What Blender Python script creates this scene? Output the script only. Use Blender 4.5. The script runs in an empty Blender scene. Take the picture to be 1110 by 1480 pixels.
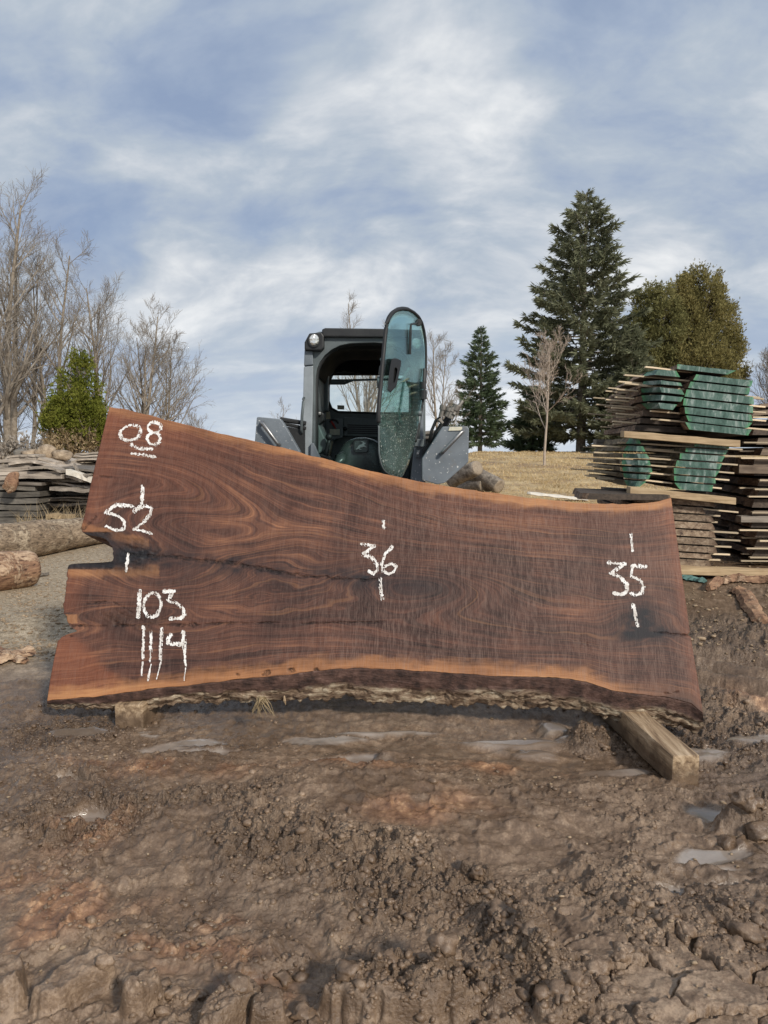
import bpy, bmesh, math, random
import numpy as np
from mathutils import Vector, Matrix

rng = np.random.default_rng(7)
random.seed(7)
scene = bpy.context.scene
COL = scene.collection

# ------------------------------------------------------------------ camera model
F_PX, CX, CY = 1050.0, 555.0, 740.0
CAM_H = 1.2
PITCH = math.atan(85.0 / 1050.0)
_f = np.array([0, math.cos(PITCH), -math.sin(PITCH)])
_u = np.array([0, math.sin(PITCH), math.cos(PITCH)])
_r = np.array([1.0, 0, 0])
CAMP = np.array([0, 0, CAM_H])


def raydir(px, py):
    px = np.asarray(px, float)[..., None]
    py = np.asarray(py, float)[..., None]
    return _f + _r * (px - CX) / F_PX + _u * (CY - py) / F_PX


def at(px, py, Y):
    d = raydir(px, py)
    t = np.asarray(Y, float) / d[..., 1]
    return CAMP + d * t[..., None]


def gp(px, py, z=0.0):
    """point where the sight line meets the level z (survey of the yard)"""
    d = raydir(px, py)
    t = (z - CAM_H) / d[..., 2]
    return CAMP + d * t[..., None]


# ------------------------------------------------------------------ noise
def _hash(ix, iy, iz, seed):
    h = (ix.astype(np.int64) * 374761393 + iy.astype(np.int64) * 668265263 + iz.astype(np.int64) * 2147483647 + seed * 974711) & 0xFFFFFFFF
    h = ((h ^ (h >> 13)) * 1274126177) & 0xFFFFFFFF
    h = ((h ^ (h >> 16)) * 2246822519) & 0xFFFFFFFF
    h = h ^ (h >> 15)
    return (h & 0xFFFFFF) / float(0xFFFFFF)


def vnoise(x, y, z=None, seed=0):
    x = np.asarray(x, float); y = np.asarray(y, float)
    if z is None:
        x0 = np.floor(x); y0 = np.floor(y)
        fx = x - x0; fy = y - y0
        fx = fx * fx * fx * (fx * (fx * 6 - 15) + 10); fy = fy * fy * fy * (fy * (fy * 6 - 15) + 10)
        zz = np.zeros_like(x0)
        a = _hash(x0, y0, zz, seed); b = _hash(x0 + 1, y0, zz, seed)
        c = _hash(x0, y0 + 1, zz, seed); d = _hash(x0 + 1, y0 + 1, zz, seed)
        return ((a + (b - a) * fx) * (1 - fy) + (c + (d - c) * fx) * fy) * 2 - 1
    z = np.asarray(z, float)
    x0 = np.floor(x); y0 = np.floor(y); z0 = np.floor(z)
    fx = x - x0; fy = y - y0; fz = z - z0
    fx = fx * fx * (3 - 2 * fx); fy = fy * fy * (3 - 2 * fy); fz = fz * fz * (3 - 2 * fz)
    r = 0
    for dz in (0, 1):
        wz = fz if dz else 1 - fz
        for dy in (0, 1):
            wy = fy if dy else 1 - fy
            for dx in (0, 1):
                wx = fx if dx else 1 - fx
                r = r + _hash(x0 + dx, y0 + dy, z0 + dz, seed) * wx * wy * wz
    return r * 2 - 1


def fbm(x, y, z=None, octv=4, seed=0, gain=0.5, lac=2.03):
    s = 0; a = 1.0; n = 0
    for o in range(octv):
        k = lac ** o
        s = s + a * vnoise(x * k + 17.3 * o, y * k - 9.1 * o, None if z is None else z * k + 5.7 * o, seed + o)
        n += a; a *= gain
    return s / n


def worley(x, y, seed=0):
    x0 = np.floor(x); y0 = np.floor(y)
    f1 = np.full(x.shape, 9.0); f2 = np.full(x.shape, 9.0); cid = np.zeros(x.shape)
    zz = np.zeros_like(x0)
    for dx in (-1, 0, 1):
        for dy in (-1, 0, 1):
            cx = x0 + dx; cy = y0 + dy
            px = cx + _hash(cx, cy, zz, seed); py = cy + _hash(cx, cy, zz + 1, seed)
            d = np.hypot(px - x, py - y)
            r = _hash(cx, cy, zz + 2, seed)
            near = d < f1
            f2 = np.where(near, f1, np.minimum(f2, d))
            cid = np.where(near, r, cid)
            f1 = np.where(near, d, f1)
    return f1, f2, cid


def sstep(a, b, x):
    t = np.clip((x - a) / (b - a), 0, 1)
    return t * t * (3 - 2 * t)


# ------------------------------------------------------------------ mesh helpers
def np_mesh(name, verts, quads=None, tris=None, mats=(), midx=None, smooth=True, attrs=None):
    me = bpy.data.meshes.new(name)
    verts = np.ascontiguousarray(verts, np.float32)
    parts = []
    if quads is not None and len(quads):
        parts.append(np.asarray(quads, np.int32).reshape(-1, 4))
    if tris is not None and len(tris):
        parts.append(np.asarray(tris, np.int32).reshape(-1, 3))
    loops = np.concatenate([p.ravel() for p in parts])
    sizes = np.concatenate([np.full(len(p), p.shape[1], np.int32) for p in parts])
    starts = np.concatenate([[0], np.cumsum(sizes)[:-1]]).astype(np.int32)
    me.vertices.add(len(verts)); me.vertices.foreach_set('co', verts.ravel())
    me.loops.add(len(loops)); me.loops.foreach_set('vertex_index', loops)
    me.polygons.add(len(sizes)); me.polygons.foreach_set('loop_start', starts)
    me.polygons.foreach_set('loop_total', sizes)
    for m in mats:
        me.materials.append(m)
    if midx is not None:
        me.polygons.foreach_set('material_index', np.asarray(midx, np.int32))
    me.polygons.foreach_set('use_smooth', np.full(len(sizes), bool(smooth)))
    for k, a in (attrs or {}).items():
        at_ = me.attributes.new(k, 'FLOAT', 'POINT')
        at_.data.foreach_set('value', np.ascontiguousarray(a, np.float32).ravel())
    me.update(calc_edges=True)
    me.validate()
    return me


def link(name, me, parent=None, loc=None):
    o = bpy.data.objects.new(name, me)
    COL.objects.link(o)
    if loc is not None:
        o.location = loc
    if parent is not None:
        o.parent = parent
        o.matrix_parent_inverse = Matrix.Translation(-Vector(parent.location))
    return o


def tag(o, label=None, cat=None, group=None, kind=None):
    if label: o['label'] = label
    if cat: o['category'] = cat
    if group: o['group'] = group
    if kind: o['kind'] = kind
    return o


def empty(name, loc, label=None, cat=None, group=None):
    o = bpy.data.objects.new(name, None)
    COL.objects.link(o)
    o.location = loc
    o.empty_display_size = 0.2
    return tag(o, label, cat, group)


class MB:
    """collects shapes, then links them as ONE mesh object"""
    def __init__(s):
        s.v = []; s.f = []; s.m = []

    def add(s, vs, fs, m=0):
        b = len(s.v)
        s.v += [tuple(map(float, p)) for p in vs]
        s.f += [tuple(b + i for i in f) for f in fs]
        s.m += [m] * len(fs)

    def box(s, c, size, rot=None, m=0):
        hx, hy, hz = [k / 2 for k in size]
        pts = [Vector((x, y, z)) for z in (-hz, hz) for x, y in ((-hx, -hy), (hx, -hy), (hx, hy), (-hx, hy))]
        if rot is not None:
            R = rot if isinstance(rot, Matrix) else Matrix.Rotation(rot, 3, 'Z')
            pts = [R @ p for p in pts]
        c = Vector(c)
        s.add([p + c for p in pts], [(3, 2, 1, 0), (4, 5, 6, 7), (0, 1, 5, 4), (1, 2, 6, 5), (2, 3, 7, 6), (3, 0, 4, 7)], m)

    def prism(s, poly, vec, m=0, mcap=None):
        """poly: list of 3D points (front), extruded by vec"""
        n = len(poly)
        a = [Vector(p) for p in poly]; v = Vector(vec)
        s.add(a + [p + v for p in a], [(i, (i + 1) % n, n + (i + 1) % n, n + i) for i in range(n)], m)
        b = len(s.v) - 2 * n
        s.f += [tuple(b + i for i in reversed(range(n))), tuple(b + n + i for i in range(n))]
        s.m += [m if mcap is None else mcap] * 2

    def pxprism(s, pts, Y0, Y1, m=0):
        s.prism([at(p[0], p[1], Y0) for p in pts], (0, Y1 - Y0, 0), m)

    def ring(s, outer, inner, Y0, Y1, m=0):
        """frame between two outlines with the same number of points"""
        n = len(outer)
        O = [Vector(at(p[0], p[1], Y0)) for p in outer]; I = [Vector(at(p[0], p[1], Y0)) for p in inner]
        d = Vector((0, Y1 - Y0, 0))
        vs = O + I + [p + d for p in O] + [p + d for p in I]
        fs = []
        for i in range(n):
            j = (i + 1) % n
            fs += [(i, j, n + j, n + i), (2 * n + j, 2 * n + i, 3 * n + i, 3 * n + j),
                   (j, i, 2 * n + i, 2 * n + j), (n + i, n + j, 3 * n + j, 3 * n + i)]
        s.add(vs, fs, m)

    def tube(s, pts, rad, sides=8, m=0, cap=True):
        P = [Vector(p) for p in pts]
        n = len(P)
        if not hasattr(rad, '__len__'): rad = [rad] * n
        up = Vector((0.13, 0.31, 0.94))
        base = len(s.v)
        for i in range(n):
            d = (P[min(i + 1, n - 1)] - P[max(i - 1, 0)])
            if d.length < 1e-9: d = Vector((0, 0, 1))
            d.normalize()
            a = d.cross(up)
            if a.length < 0.05: a = d.cross(Vector((1, 0, 0)))
            a.normalize(); b = d.cross(a)
            for k in range(sides):
                t = 2 * math.pi * k / sides
                q = P[i] + (a * math.cos(t) + b * math.sin(t)) * rad[i]
                s.v.append((q.x, q.y, q.z))
        for i in range(n - 1):
            for k in range(sides):
                k2 = (k + 1) % sides
                s.f.append((base + i * sides + k, base + i * sides + k2, base + (i + 1) * sides + k2, base + (i + 1) * sides + k)); s.m.append(m)
        if cap:
            s.f.append(tuple(base + k for k in reversed(range(sides)))); s.m.append(m)
            s.f.append(tuple(base + (n - 1) * sides + k for k in range(sides))); s.m.append(m)

    def build(s, name, mats, parent=None, bevel=0, smooth=False, segs=2):
        me = bpy.data.meshes.new(name)
        me.from_pydata(s.v, [], s.f)
        if not isinstance(mats, (list, tuple)): mats = [mats]
        for mt in mats: me.materials.append(mt)
        if len(mats) > 1: me.polygons.foreach_set('material_index', np.array(s.m, np.int32))
        bm = bmesh.new(); bm.from_mesh(me)
        bmesh.ops.recalc_face_normals(bm, faces=bm.faces)
        if bevel:
            eds = [e for e in bm.edges if len(e.link_faces) == 2 and e.calc_face_angle(0) > 0.5]
            bmesh.ops.bevel(bm, geom=eds, offset=bevel, segments=segs, affect='EDGES', profile=0.6, clamp_overlap=True)
        bm.to_mesh(me); bm.free()
        if smooth: me.polygons.foreach_set('use_smooth', np.full(len(me.polygons), True))
        return link(name, me, parent)


def ico(sub=2):
    bm = bmesh.new(); bmesh.ops.create_icosphere(bm, subdivisions=sub, radius=1)
    v = np.array([p.co[:] for p in bm.verts]); f = np.array([[q.index for q in t.verts] for t in bm.faces])
    bm.free()
    return v, f


ICO1, ICO2, ICO3 = ico(1), ico(2), ico(3)


def lump(center, size, seed, amp=0.25, freq=1.3, sub=3, mats=(), name='rock', rot=0.0, flat=False):
    v, f = {1: ICO1, 2: ICO2, 3: ICO3}[sub]
    n = fbm(v[:, 0] * freq + seed * 3.1, v[:, 1] * freq, v[:, 2] * freq, 4, seed)
    p = v * (1 + amp * n)[:, None] * np.asarray(size)
    c, s_ = math.cos(rot), math.sin(rot)
    p = np.stack([p[:, 0] * c - p[:, 1] * s_, p[:, 0] * s_ + p[:, 1] * c, p[:, 2]], 1)
    return np_mesh(name, p, tris=f, mats=mats, smooth=not flat)


# ------------------------------------------------------------------ node helper
class NT:
    def __init__(s, tree): s.t = tree; s.n = tree.nodes; s.l = tree.links

    def new(s, typ, ins=None, **kw):
        n = s.n.new(typ)
        for k, v in kw.items(): setattr(n, k, v)
        for k, v in (ins or {}).items():
            if isinstance(v, bpy.types.NodeSocket): s.l.new(v, n.inputs[k])
            else: n.inputs[k].default_value = v
        return n

    def attr(s, name): return s.new('ShaderNodeAttribute', attribute_name=name).outputs['Fac']

    def math(s, op, a, b=0.0, clamp=False):
        n = s.new('ShaderNodeMath', {0: a, 1: b}, operation=op); n.use_clamp = clamp
        return n.outputs[0]

    def mul(s, a, b): return s.math('MULTIPLY', a, b)

    def comb(s, x=0.0, y=0.0, z=0.0): return s.new('ShaderNodeCombineXYZ', {0: x, 1: y, 2: z}).outputs[0]

    def sep(s, v): return s.new('ShaderNodeSeparateXYZ', {0: v}).outputs

    def noise(s, vec, scale, detail=3, rough=0.55, dist=0.0):
        return s.new('ShaderNodeTexNoise', {'Vector': vec, 'Scale': scale, 'Detail': detail, 'Roughness': rough, 'Distortion': dist}).outputs['Fac']

    def vor(s, vec, scale, feature='F1', out='Distance', rnd=1.0):
        return s.new('ShaderNodeTexVoronoi', {'Vector': vec, 'Scale': scale, 'Randomness': rnd}, feature=feature).outputs[out]

    def ramp(s, fac, stops, interp='LINEAR'):
        n = s.new('ShaderNodeValToRGB', {0: fac}); cr = n.color_ramp; cr.interpolation = interp
        while len(cr.elements) < len(stops): cr.elements.new(0.5)
        for e, (p, c) in zip(cr.elements, stops):
            e.position = p
            e.color = (*c, 1) if hasattr(c, '__len__') else (c, c, c, 1)
        return n.outputs[0]

    def mix(s, fac, a, b, blend='MIX'):
        n = s.new('ShaderNodeMix', data_type='RGBA', blend_type=blend)
        for idx, v in ((0, fac), (6, a), (7, b)):
            if isinstance(v, bpy.types.NodeSocket): s.l.new(v, n.inputs[idx])
            else: n.inputs[idx].default_value = v if idx == 0 else ((*v, 1) if len(v) == 3 else v)
        return n.outputs[2]

    def mapr(s, v, a, b, c=0.0, d=1.0):
        return s.new('ShaderNodeMapRange', {0: v, 1: a, 2: b, 3: c, 4: d}).outputs[0]

    def bump(s, h, strength=0.3, dist=0.01, normal=None):
        i = {'Height': h, 'Strength': strength, 'Distance': dist}
        if normal is not None: i['Normal'] = normal
        return s.new('ShaderNodeBump', i).outputs[0]

    def obj(s): return s.new('ShaderNodeTexCoord').outputs['Object']

    def rand(s): return s.new('ShaderNodeObjectInfo').outputs['Random']

    def geo(s): return s.new('ShaderNodeNewGeometry').outputs['Position']


def material(name, fn):
    m = bpy.data.materials.new(name); m.use_nodes = True
    t = NT(m.node_tree); t.n.clear()
    out = t.new('ShaderNodeOutputMaterial')
    r = fn(t)
    if isinstance(r, dict):
        ins = {}
        for k, v in r.items():
            if k in ('Base Color',) and not isinstance(v, bpy.types.NodeSocket): v = (*v, 1)
            ins[k] = v
        r = t.new('ShaderNodeBsdfPrincipled', ins).outputs[0]
    t.l.new(r, out.inputs[0])
    return m


def simple(name, col, rough=0.5, metal=0.0, var=0.25, scale=6.0, bump=0.15, bscale=60.0, spec=0.5):
    def fn(t):
        v = t.obj()
        n = t.noise(v, scale, 5, 0.65)
        lo = tuple(c * (1 - var) for c in col); hi = tuple(min(1, c * (1 + var)) for c in col)
        b = t.noise(v, bscale, 4, 0.6)
        return {'Base Color': t.ramp(n, [(0.3, lo), (0.7, hi)]), 'Roughness': t.mapr(n, 0.3, 0.7, rough * 0.85, min(1, rough * 1.15)),
                'Metallic': metal, 'Specular IOR Level': spec, 'Normal': t.bump(b, bump, 0.004)}
    return material(name, fn)
# ------------------------------------------------------------------ materials
def m_walnut(t):
    g = t.attr('grain'); u = t.attr('along'); v = t.attr('across')
    sap = t.attr('sap'); dark = t.attr('stain'); crk = t.attr('crack'); red = t.attr('red'); rot = t.attr('decay')
    fine = t.noise(t.comb(t.mul(g, 170.0), t.mul(u, 3.4), 0.0), 1.0, 4, 0.6)
    broad = t.noise(t.comb(t.mul(g, 30.0), t.mul(u, 0.8), 3.0), 1.0, 3, 0.55, 0.3)
    patch = t.noise(t.comb(u, v, 1.0), 2.6, 4, 0.6, 0.6)
    lines = t.noise(t.comb(t.mul(g, 74.0), t.mul(u, 0.9), 8.0), 1.0, 2, 0.5)
    s = t.math('ADD', t.mul(fine, 0.34), t.mul(broad, 0.32))
    s = t.math('ADD', s, t.mul(patch, 0.34))
    col = t.ramp(s, [(0.37, (0.022, 0.0130, 0.0115)), (0.46, (0.056, 0.0275, 0.0220)), (0.53, (0.104, 0.047, 0.0335)), (0.59, (0.178, 0.079, 0.048)), (0.66, (0.32, 0.148, 0.077))])
    ln = t.ramp(lines, [(0.33, 1.0), (0.40, 0.0), (0.60, 0.0), (0.68, 0.0)])
    col = t.mix(t.mul(ln, 0.42), col, (0.022, 0.013, 0.012))
    lt = t.ramp(lines, [(0.60, 0.0), (0.70, 1.0)])
    col = t.mix(t.mul(lt, 0.28), col, (0.36, 0.17, 0.08))
    col = t.mix(t.mul(red, 0.75), col, t.mix(fine, (0.13, 0.040, 0.022), (0.36, 0.125, 0.060)))
    sapc = t.ramp(s, [(0.33, (0.20, 0.080, 0.034)), (0.5, (0.42, 0.19, 0.080)), (0.66, (0.56, 0.29, 0.125))])
    col = t.mix(sap, col, sapc)
    rotc = t.ramp(t.noise(t.comb(u, v, 0.0), 60.0, 5, 0.7), [(0.35, (0.012, 0.008, 0.007)), (0.6, (0.065, 0.033, 0.022)), (0.75, (0.14, 0.07, 0.04))])
    col = t.mix(t.mul(rot, 0.85), col, rotc)
    # bandsaw marks: fine lines across the plank
    saw = t.noise(t.comb(t.mul(u, 170.0), t.mul(v, 16.0), 0.0), 1.0, 4, 0.72)
    saw2 = t.noise(t.comb(t.mul(u, 55.0), t.mul(v, 2.6), 2.0), 1.0, 3, 0.6)
    fuzz = t.noise(t.comb(t.mul(u, 300.0), t.mul(v, 300.0), 5.0), 1.0, 2, 0.6)
    sm = t.math('ADD', t.mul(saw, 0.7), t.mul(saw2, 0.3))
    saw_sheen = t.attr('saw_sheen')
    col = t.mix(t.mul(t.mapr(sm, 0.45, 0.62), t.math('ADD', 0.05, t.mul(saw_sheen, 0.33))), col, (0.30, 0.205, 0.165))  # pale saw lines, with the greyish sky sheen painted into their colour
    col = t.mix(t.mul(t.mapr(sm, 0.46, 0.33), 0.24), col, (0.018, 0.010, 0.008))
    col = t.mix(t.mul(t.mapr(fuzz, 0.58, 0.72), 0.20), col, (0.30, 0.18, 0.12))
    col = t.mix(t.mul(dark, 1.0), col, t.mix(sm, (0.008, 0.009, 0.012), (0.028, 0.030, 0.035)))
    crk2 = t.math('MULTIPLY', crk, t.mapr(t.noise(t.comb(u, v, 4.0), 38.0, 4, 0.75), 0.38, 0.58), True)
    col = t.mix(t.mul(crk2, 0.82), col, (0.008, 0.007, 0.007))
    h = t.math('ADD', t.mul(sm, 0.8), t.mul(fuzz, 0.35))
    h = t.math('SUBTRACT', h, t.mul(crk2, 2.0))
    return {'Base Color': col, 'Roughness': t.mapr(sm, 0.35, 0.65, 0.46, 0.62), 'Specular IOR Level': 0.22,
            'Normal': t.bump(h, 0.42, 0.0035)}


def m_woodedge(t):
    p = t.obj()
    x, y, z = t.sep(p)
    n = t.noise(t.comb(t.mul(x, 6.0), t.mul(y, 40.0), t.mul(z, 26.0)), 1.0, 5, 0.65)
    return {'Base Color': t.ramp(n, [(0.3, (0.035, 0.018, 0.012)), (0.55, (0.15, 0.07, 0.035)), (0.75, (0.30, 0.17, 0.09))]), 'Roughness': 0.7,
            'Normal': t.bump(n, 0.6, 0.01)}


def m_slabbark(t):
    p = t.obj(); k = t.attr('row')
    x, y, z = t.sep(p)
    n = t.noise(t.comb(t.mul(x, 11.0), t.mul(y, 46.0), t.mul(z, 46.0)), 1.0, 6, 0.72, 0.5)
    big = t.noise(p, 5.0, 3, 0.6)
    rough = t.ramp(t.math('ADD', t.mul(n, 0.7), t.mul(big, 0.3)), [(0.36, (0.025, 0.016, 0.011)), (0.44, (0.12, 0.075, 0.046)), (0.51, (0.27, 0.19, 0.125)), (0.58, (0.47, 0.385, 0.27)), (0.66, (0.70, 0.62, 0.49))])
    inner = t.ramp(t.noise(p, 18.0, 5, 0.7), [(0.35, (0.030, 0.017, 0.014)), (0.58, (0.125, 0.068, 0.052)), (0.74, (0.23, 0.14, 0.11))])
    return {'Base Color': t.mix(t.mapr(k, 0.42, 0.56), inner, rough), 'Roughness': 0.72, 'Normal': t.bump(n, 0.8, 0.012)}


def m_chalk(t):
    n = t.math('ADD', t.mul(t.noise(t.obj(), 260.0, 3, 0.7), 0.5), t.mul(t.noise(t.obj(), 30.0, 3, 0.6), 0.5))
    return {'Base Color': t.ramp(n, [(0.34, (0.30, 0.25, 0.22)), (0.46, (0.66, 0.62, 0.57)), (0.56, (0.88, 0.86, 0.83))]), 'Roughness': 0.9}


def m_ground(t):
    p = t.geo()
    straw = t.attr('straw'); gravel = t.attr('gravel'); wet = t.attr('wet'); red = t.attr('red'); rough_m = t.attr('roughm')
    n1 = t.noise(p, 2.2, 5, 0.6, 0.4)
    n2 = t.noise(p, 22.0, 6, 0.68)
    n3 = t.noise(p, 140.0, 4, 0.7)
    s = t.math('ADD', t.mul(n1, 0.45), t.mul(n2, 0.55))
    mud = t.ramp(t.math('ADD', t.mul(s, 0.75), t.mul(n3, 0.25)), [(0.35, (0.078, 0.048, 0.028)), (0.5, (0.190, 0.126, 0.080)), (0.60, (0.37, 0.265, 0.180))])
    mud = t.mix(t.mul(rough_m, 0.5), mud, t.ramp(n2, [(0.35, (0.085, 0.054, 0.033)), (0.65, (0.215, 0.150, 0.098))]))
    damp = t.mapr(t.noise(p, 1.1, 5, 0.65, 0.6), 0.42, 0.60)
    mud = t.mix(t.mul(damp, 0.55), mud, t.ramp(n2, [(0.35, (0.070, 0.043, 0.026)), (0.65, (0.135, 0.088, 0.056))]))
    redc = t.ramp(n2, [(0.35, (0.13, 0.060, 0.032)), (0.56, (0.30, 0.155, 0.080)), (0.68, (0.62, 0.37, 0.20))])
    mud = t.mix(t.mul(red, 0.78), mud, redc)
    grav = t.ramp(t.math('ADD', t.mul(n2, 0.5), t.mul(n3, 0.5)), [(0.36, (0.13, 0.098, 0.064)), (0.5, (0.34, 0.265, 0.175)), (0.63, (0.64, 0.53, 0.385))])
    st = t.ramp(t.math('ADD', t.mul(n1, 0.4), t.mul(n3, 0.6)), [(0.36, (0.22, 0.155, 0.08)), (0.5, (0.50, 0.37, 0.195)), (0.65, (0.74, 0.58, 0.33))])
    leaf = t.mapr(t.noise(p, 0.7, 6, 0.75), 0.47, 0.56)
    st = t.mix(t.mul(leaf, 0.75), st, t.ramp(n3, [(0.35, (0.14, 0.085, 0.05)), (0.65, (0.38, 0.24, 0.14))]))
    col = t.mix(gravel, mud, grav)
    col = t.mix(straw, col, st)
    speck = t.mapr(t.noise(p, 75.0, 2, 0.5), 0.73, 0.76)
    col = t.mix(t.mul(speck, 0.5), col, (0.42, 0.35, 0.26))
    col = t.mix(t.mul(wet, 0.68), col, t.ramp(n1, [(0.4, (0.20, 0.155, 0.12)), (0.6, (0.42, 0.37, 0.325))]))
    dry = t.math('ADD', t.mapr(damp, 0.0, 1.0, 0.42, 0.18), t.math('ADD', t.mul(t.math('MAXIMUM', gravel, straw), 0.4), t.mul(rough_m, 0.12)))
    rough = t.math('ADD', t.mul(dry, t.math('SUBTRACT', 1.0, wet)), t.mul(wet, 0.09))
    cr = t.vor(t.new('ShaderNodeVectorMath', {0: p, 1: t.new('ShaderNodeVectorMath', {0: t.new('ShaderNodeTexNoise', {'Vector': p, 'Scale': 70.0, 'Detail': 3.0}).outputs['Color'], 3: 0.02}, operation='SCALE').outputs[0]}, operation='ADD').outputs[0], 85.0)
    n4 = t.noise(p, 420.0, 3, 0.7)
    h = t.math('ADD', t.mul(n2, 0.55), t.math('ADD', t.mul(n3, 0.40), t.mul(n4, 0.16)))
    h = t.math('SUBTRACT', h, t.mul(t.mul(cr, 0.55), t.math('ADD', 0.25, rough_m)))
    h = t.mul(h, t.mul(t.math('SUBTRACT', 1.0, t.mul(wet, 0.97)), t.math('ADD', 0.38, t.math('MAXIMUM', t.mul(rough_m, 0.62), t.mul(t.math('MAXIMUM', gravel, straw), 0.62)))))
    return {'Base Color': col, 'Roughness': rough, 'Specular IOR Level': 0.5, 'Normal': t.bump(h, 0.9, 0.012)}


def m_green(t):
    p = t.obj(); x, y, z = t.sep(p)
    e = t.attr('edge')
    streak = t.noise(t.comb(t.mul(x, 13.0), 0.0, t.mul(z, 4.0)), 1.0, 6, 0.72, 1.2)
    sc = t.noise(p, 45.0, 4, 0.7)
    c = t.ramp(streak, [(0.34, (0.012, 0.046, 0.033)), (0.46, (0.034, 0.094, 0.072)), (0.54, (0.085, 0.150, 0.125)), (0.64, (0.30, 0.36, 0.33))])
    c = t.mix(t.mul(t.mapr(sc, 0.45, 0.7), 0.35), c, (0.10, 0.19, 0.16))
    c = t.mix(t.mul(e, t.mapr(sc, 0.3, 0.6)), c, (0.055, 0.27, 0.10))
    return {'Base Color': c, 'Roughness': 0.5, 'Normal': t.bump(sc, 0.3, 0.004)}


def m_brownend(t):
    p = t.obj(); x, y, z = t.sep(p); e = t.attr('edge'); r = t.rand()
    n = t.noise(t.comb(t.mul(x, 14.0), 0.0, t.mul(z, 22.0)), 1.0, 6, 0.75, 1.0)
    fl = t.noise(p, 26.0, 5, 0.75)
    c = t.ramp(n, [(0.32, (0.075, 0.046, 0.030)), (0.5, (0.25, 0.175, 0.115)), (0.68, (0.46, 0.36, 0.255))])
    c = t.mix(t.mapr(fl, 0.56, 0.64), c, (0.055, 0.032, 0.022))
    c = t.mix(t.mul(t.mapr(fl, 0.42, 0.34), 0.5), c, (0.58, 0.49, 0.38))
    c = t.mix(t.mul(e, 0.75), c, (0.10, 0.055, 0.03))
    hs = t.new('ShaderNodeHueSaturation', {'Color': c, 'Value': t.mapr(r, 0, 1, 0.75, 1.25)})
    return {'Base Color': hs.outputs[0], 'Roughness': 0.7, 'Normal': t.bump(fl, 0.6, 0.008)}


def m_bark(dark, mid, hi, scale=22.0):
    def fn(t):
        p = t.obj(); x, y, z = t.sep(p)
        n = t.noise(t.comb(t.mul(x, 1.0), t.mul(y, 0.45), t.mul(z, 1.0)), scale, 6, 0.72, 0.5)
        return {'Base Color': t.ramp(n, [(0.34, dark), (0.5, mid), (0.68, hi)]), 'Roughness': 0.85, 'Normal': t.bump(n, 0.9, 0.015)}
    return fn


def m_board(lo, hi, var=0.35, axis='y'):
    """sawn timber, fibres along one axis, each piece a little different"""
    def fn(t):
        p = t.obj(); x, y, z = t.sep(p); r = t.rand()
        if axis == 'y': vec = t.comb(t.mul(x, 40.0), t.mul(y, 2.5), t.mul(z, 40.0))
        else: vec = t.comb(t.mul(x, 2.5), t.mul(y, 40.0), t.mul(z, 40.0))
        n = t.noise(vec, 1.0, 5, 0.65, 0.4)
        st = t.noise(p, 4.0, 4, 0.6)
        c = t.ramp(t.math('ADD', t.mul(n, 0.6), t.mul(st, 0.4)), [(0.34, lo), (0.66, hi)])
        c = t.mix(t.mul(t.mapr(st, 0.5, 0.72), 0.3), c, tuple(k * 0.35 for k in lo))
        hs = t.new('ShaderNodeHueSaturation', {'Color': c, 'Value': t.mapr(r, 0, 1, 1 - var, 1 + var)})
        return {'Base Color': hs.outputs[0], 'Roughness': 0.75, 'Normal': t.bump(n, 0.4, 0.004)}
    return fn


def m_leaf(lo, mid, hi, scale=1.2, trans=0.25):
    def fn(t):
        p = t.geo()
        n = t.noise(p, scale, 3, 0.6); n2 = t.noise(p, scale * 14, 2, 0.5)
        c = t.ramp(t.math('ADD', t.mul(n, 0.5), t.mul(n2, 0.5)), [(0.33, lo), (0.5, mid), (0.68, hi)])
        a = t.new('ShaderNodeBsdfDiffuse', {'Color': c}).outputs[0]
        b = t.new('ShaderNodeBsdfTranslucent', {'Color': c}).outputs[0]
        return t.new('ShaderNodeMixShader', {0: trans, 1: a, 2: b}).outputs[0]
    return fn


def m_glass(tint, dust=0.0):
    def fn(t):
        fr = t.mul(t.new('ShaderNodeFresnel', {'IOR': 1.4}).outputs[0], 0.6)
        tr = t.new('ShaderNodeBsdfTransparent', {'Color': (*tint, 1)}).outputs[0]
        gl = t.new('ShaderNodeBsdfGlossy', {'Color': (0.9, 0.95, 0.95, 1), 'Roughness': 0.03}).outputs[0]
        s = t.new('ShaderNodeMixShader', {0: fr, 1: tr, 2: gl}).outputs[0]
        if dust:
            p = t.obj()
            zz = t.attr('low')
            film = t.mul(t.mapr(t.noise(p, 5.0, 5, 0.7), 0.25, 0.75), t.math('ADD', 0.03, t.mul(zz, 0.36)))
            sp = t.mul(t.mapr(t.noise(p, 85.0, 3, 0.6), 0.62, 0.68), t.math('ADD', 0.02, t.mul(zz, 0.8)))
            d1 = t.new('ShaderNodeBsdfDiffuse', {'Color': (0.17, 0.21, 0.19, 1)}).outputs[0]
            d2 = t.new('ShaderNodeBsdfDiffuse', {'Color': (0.62, 0.64, 0.60, 1)}).outputs[0]
            s = t.new('ShaderNodeMixShader', {0: film, 1: s, 2: d1}).outputs[0]
            s = t.new('ShaderNodeMixShader', {0: sp, 1: s, 2: d2}).outputs[0]
        return s
    return fn


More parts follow.
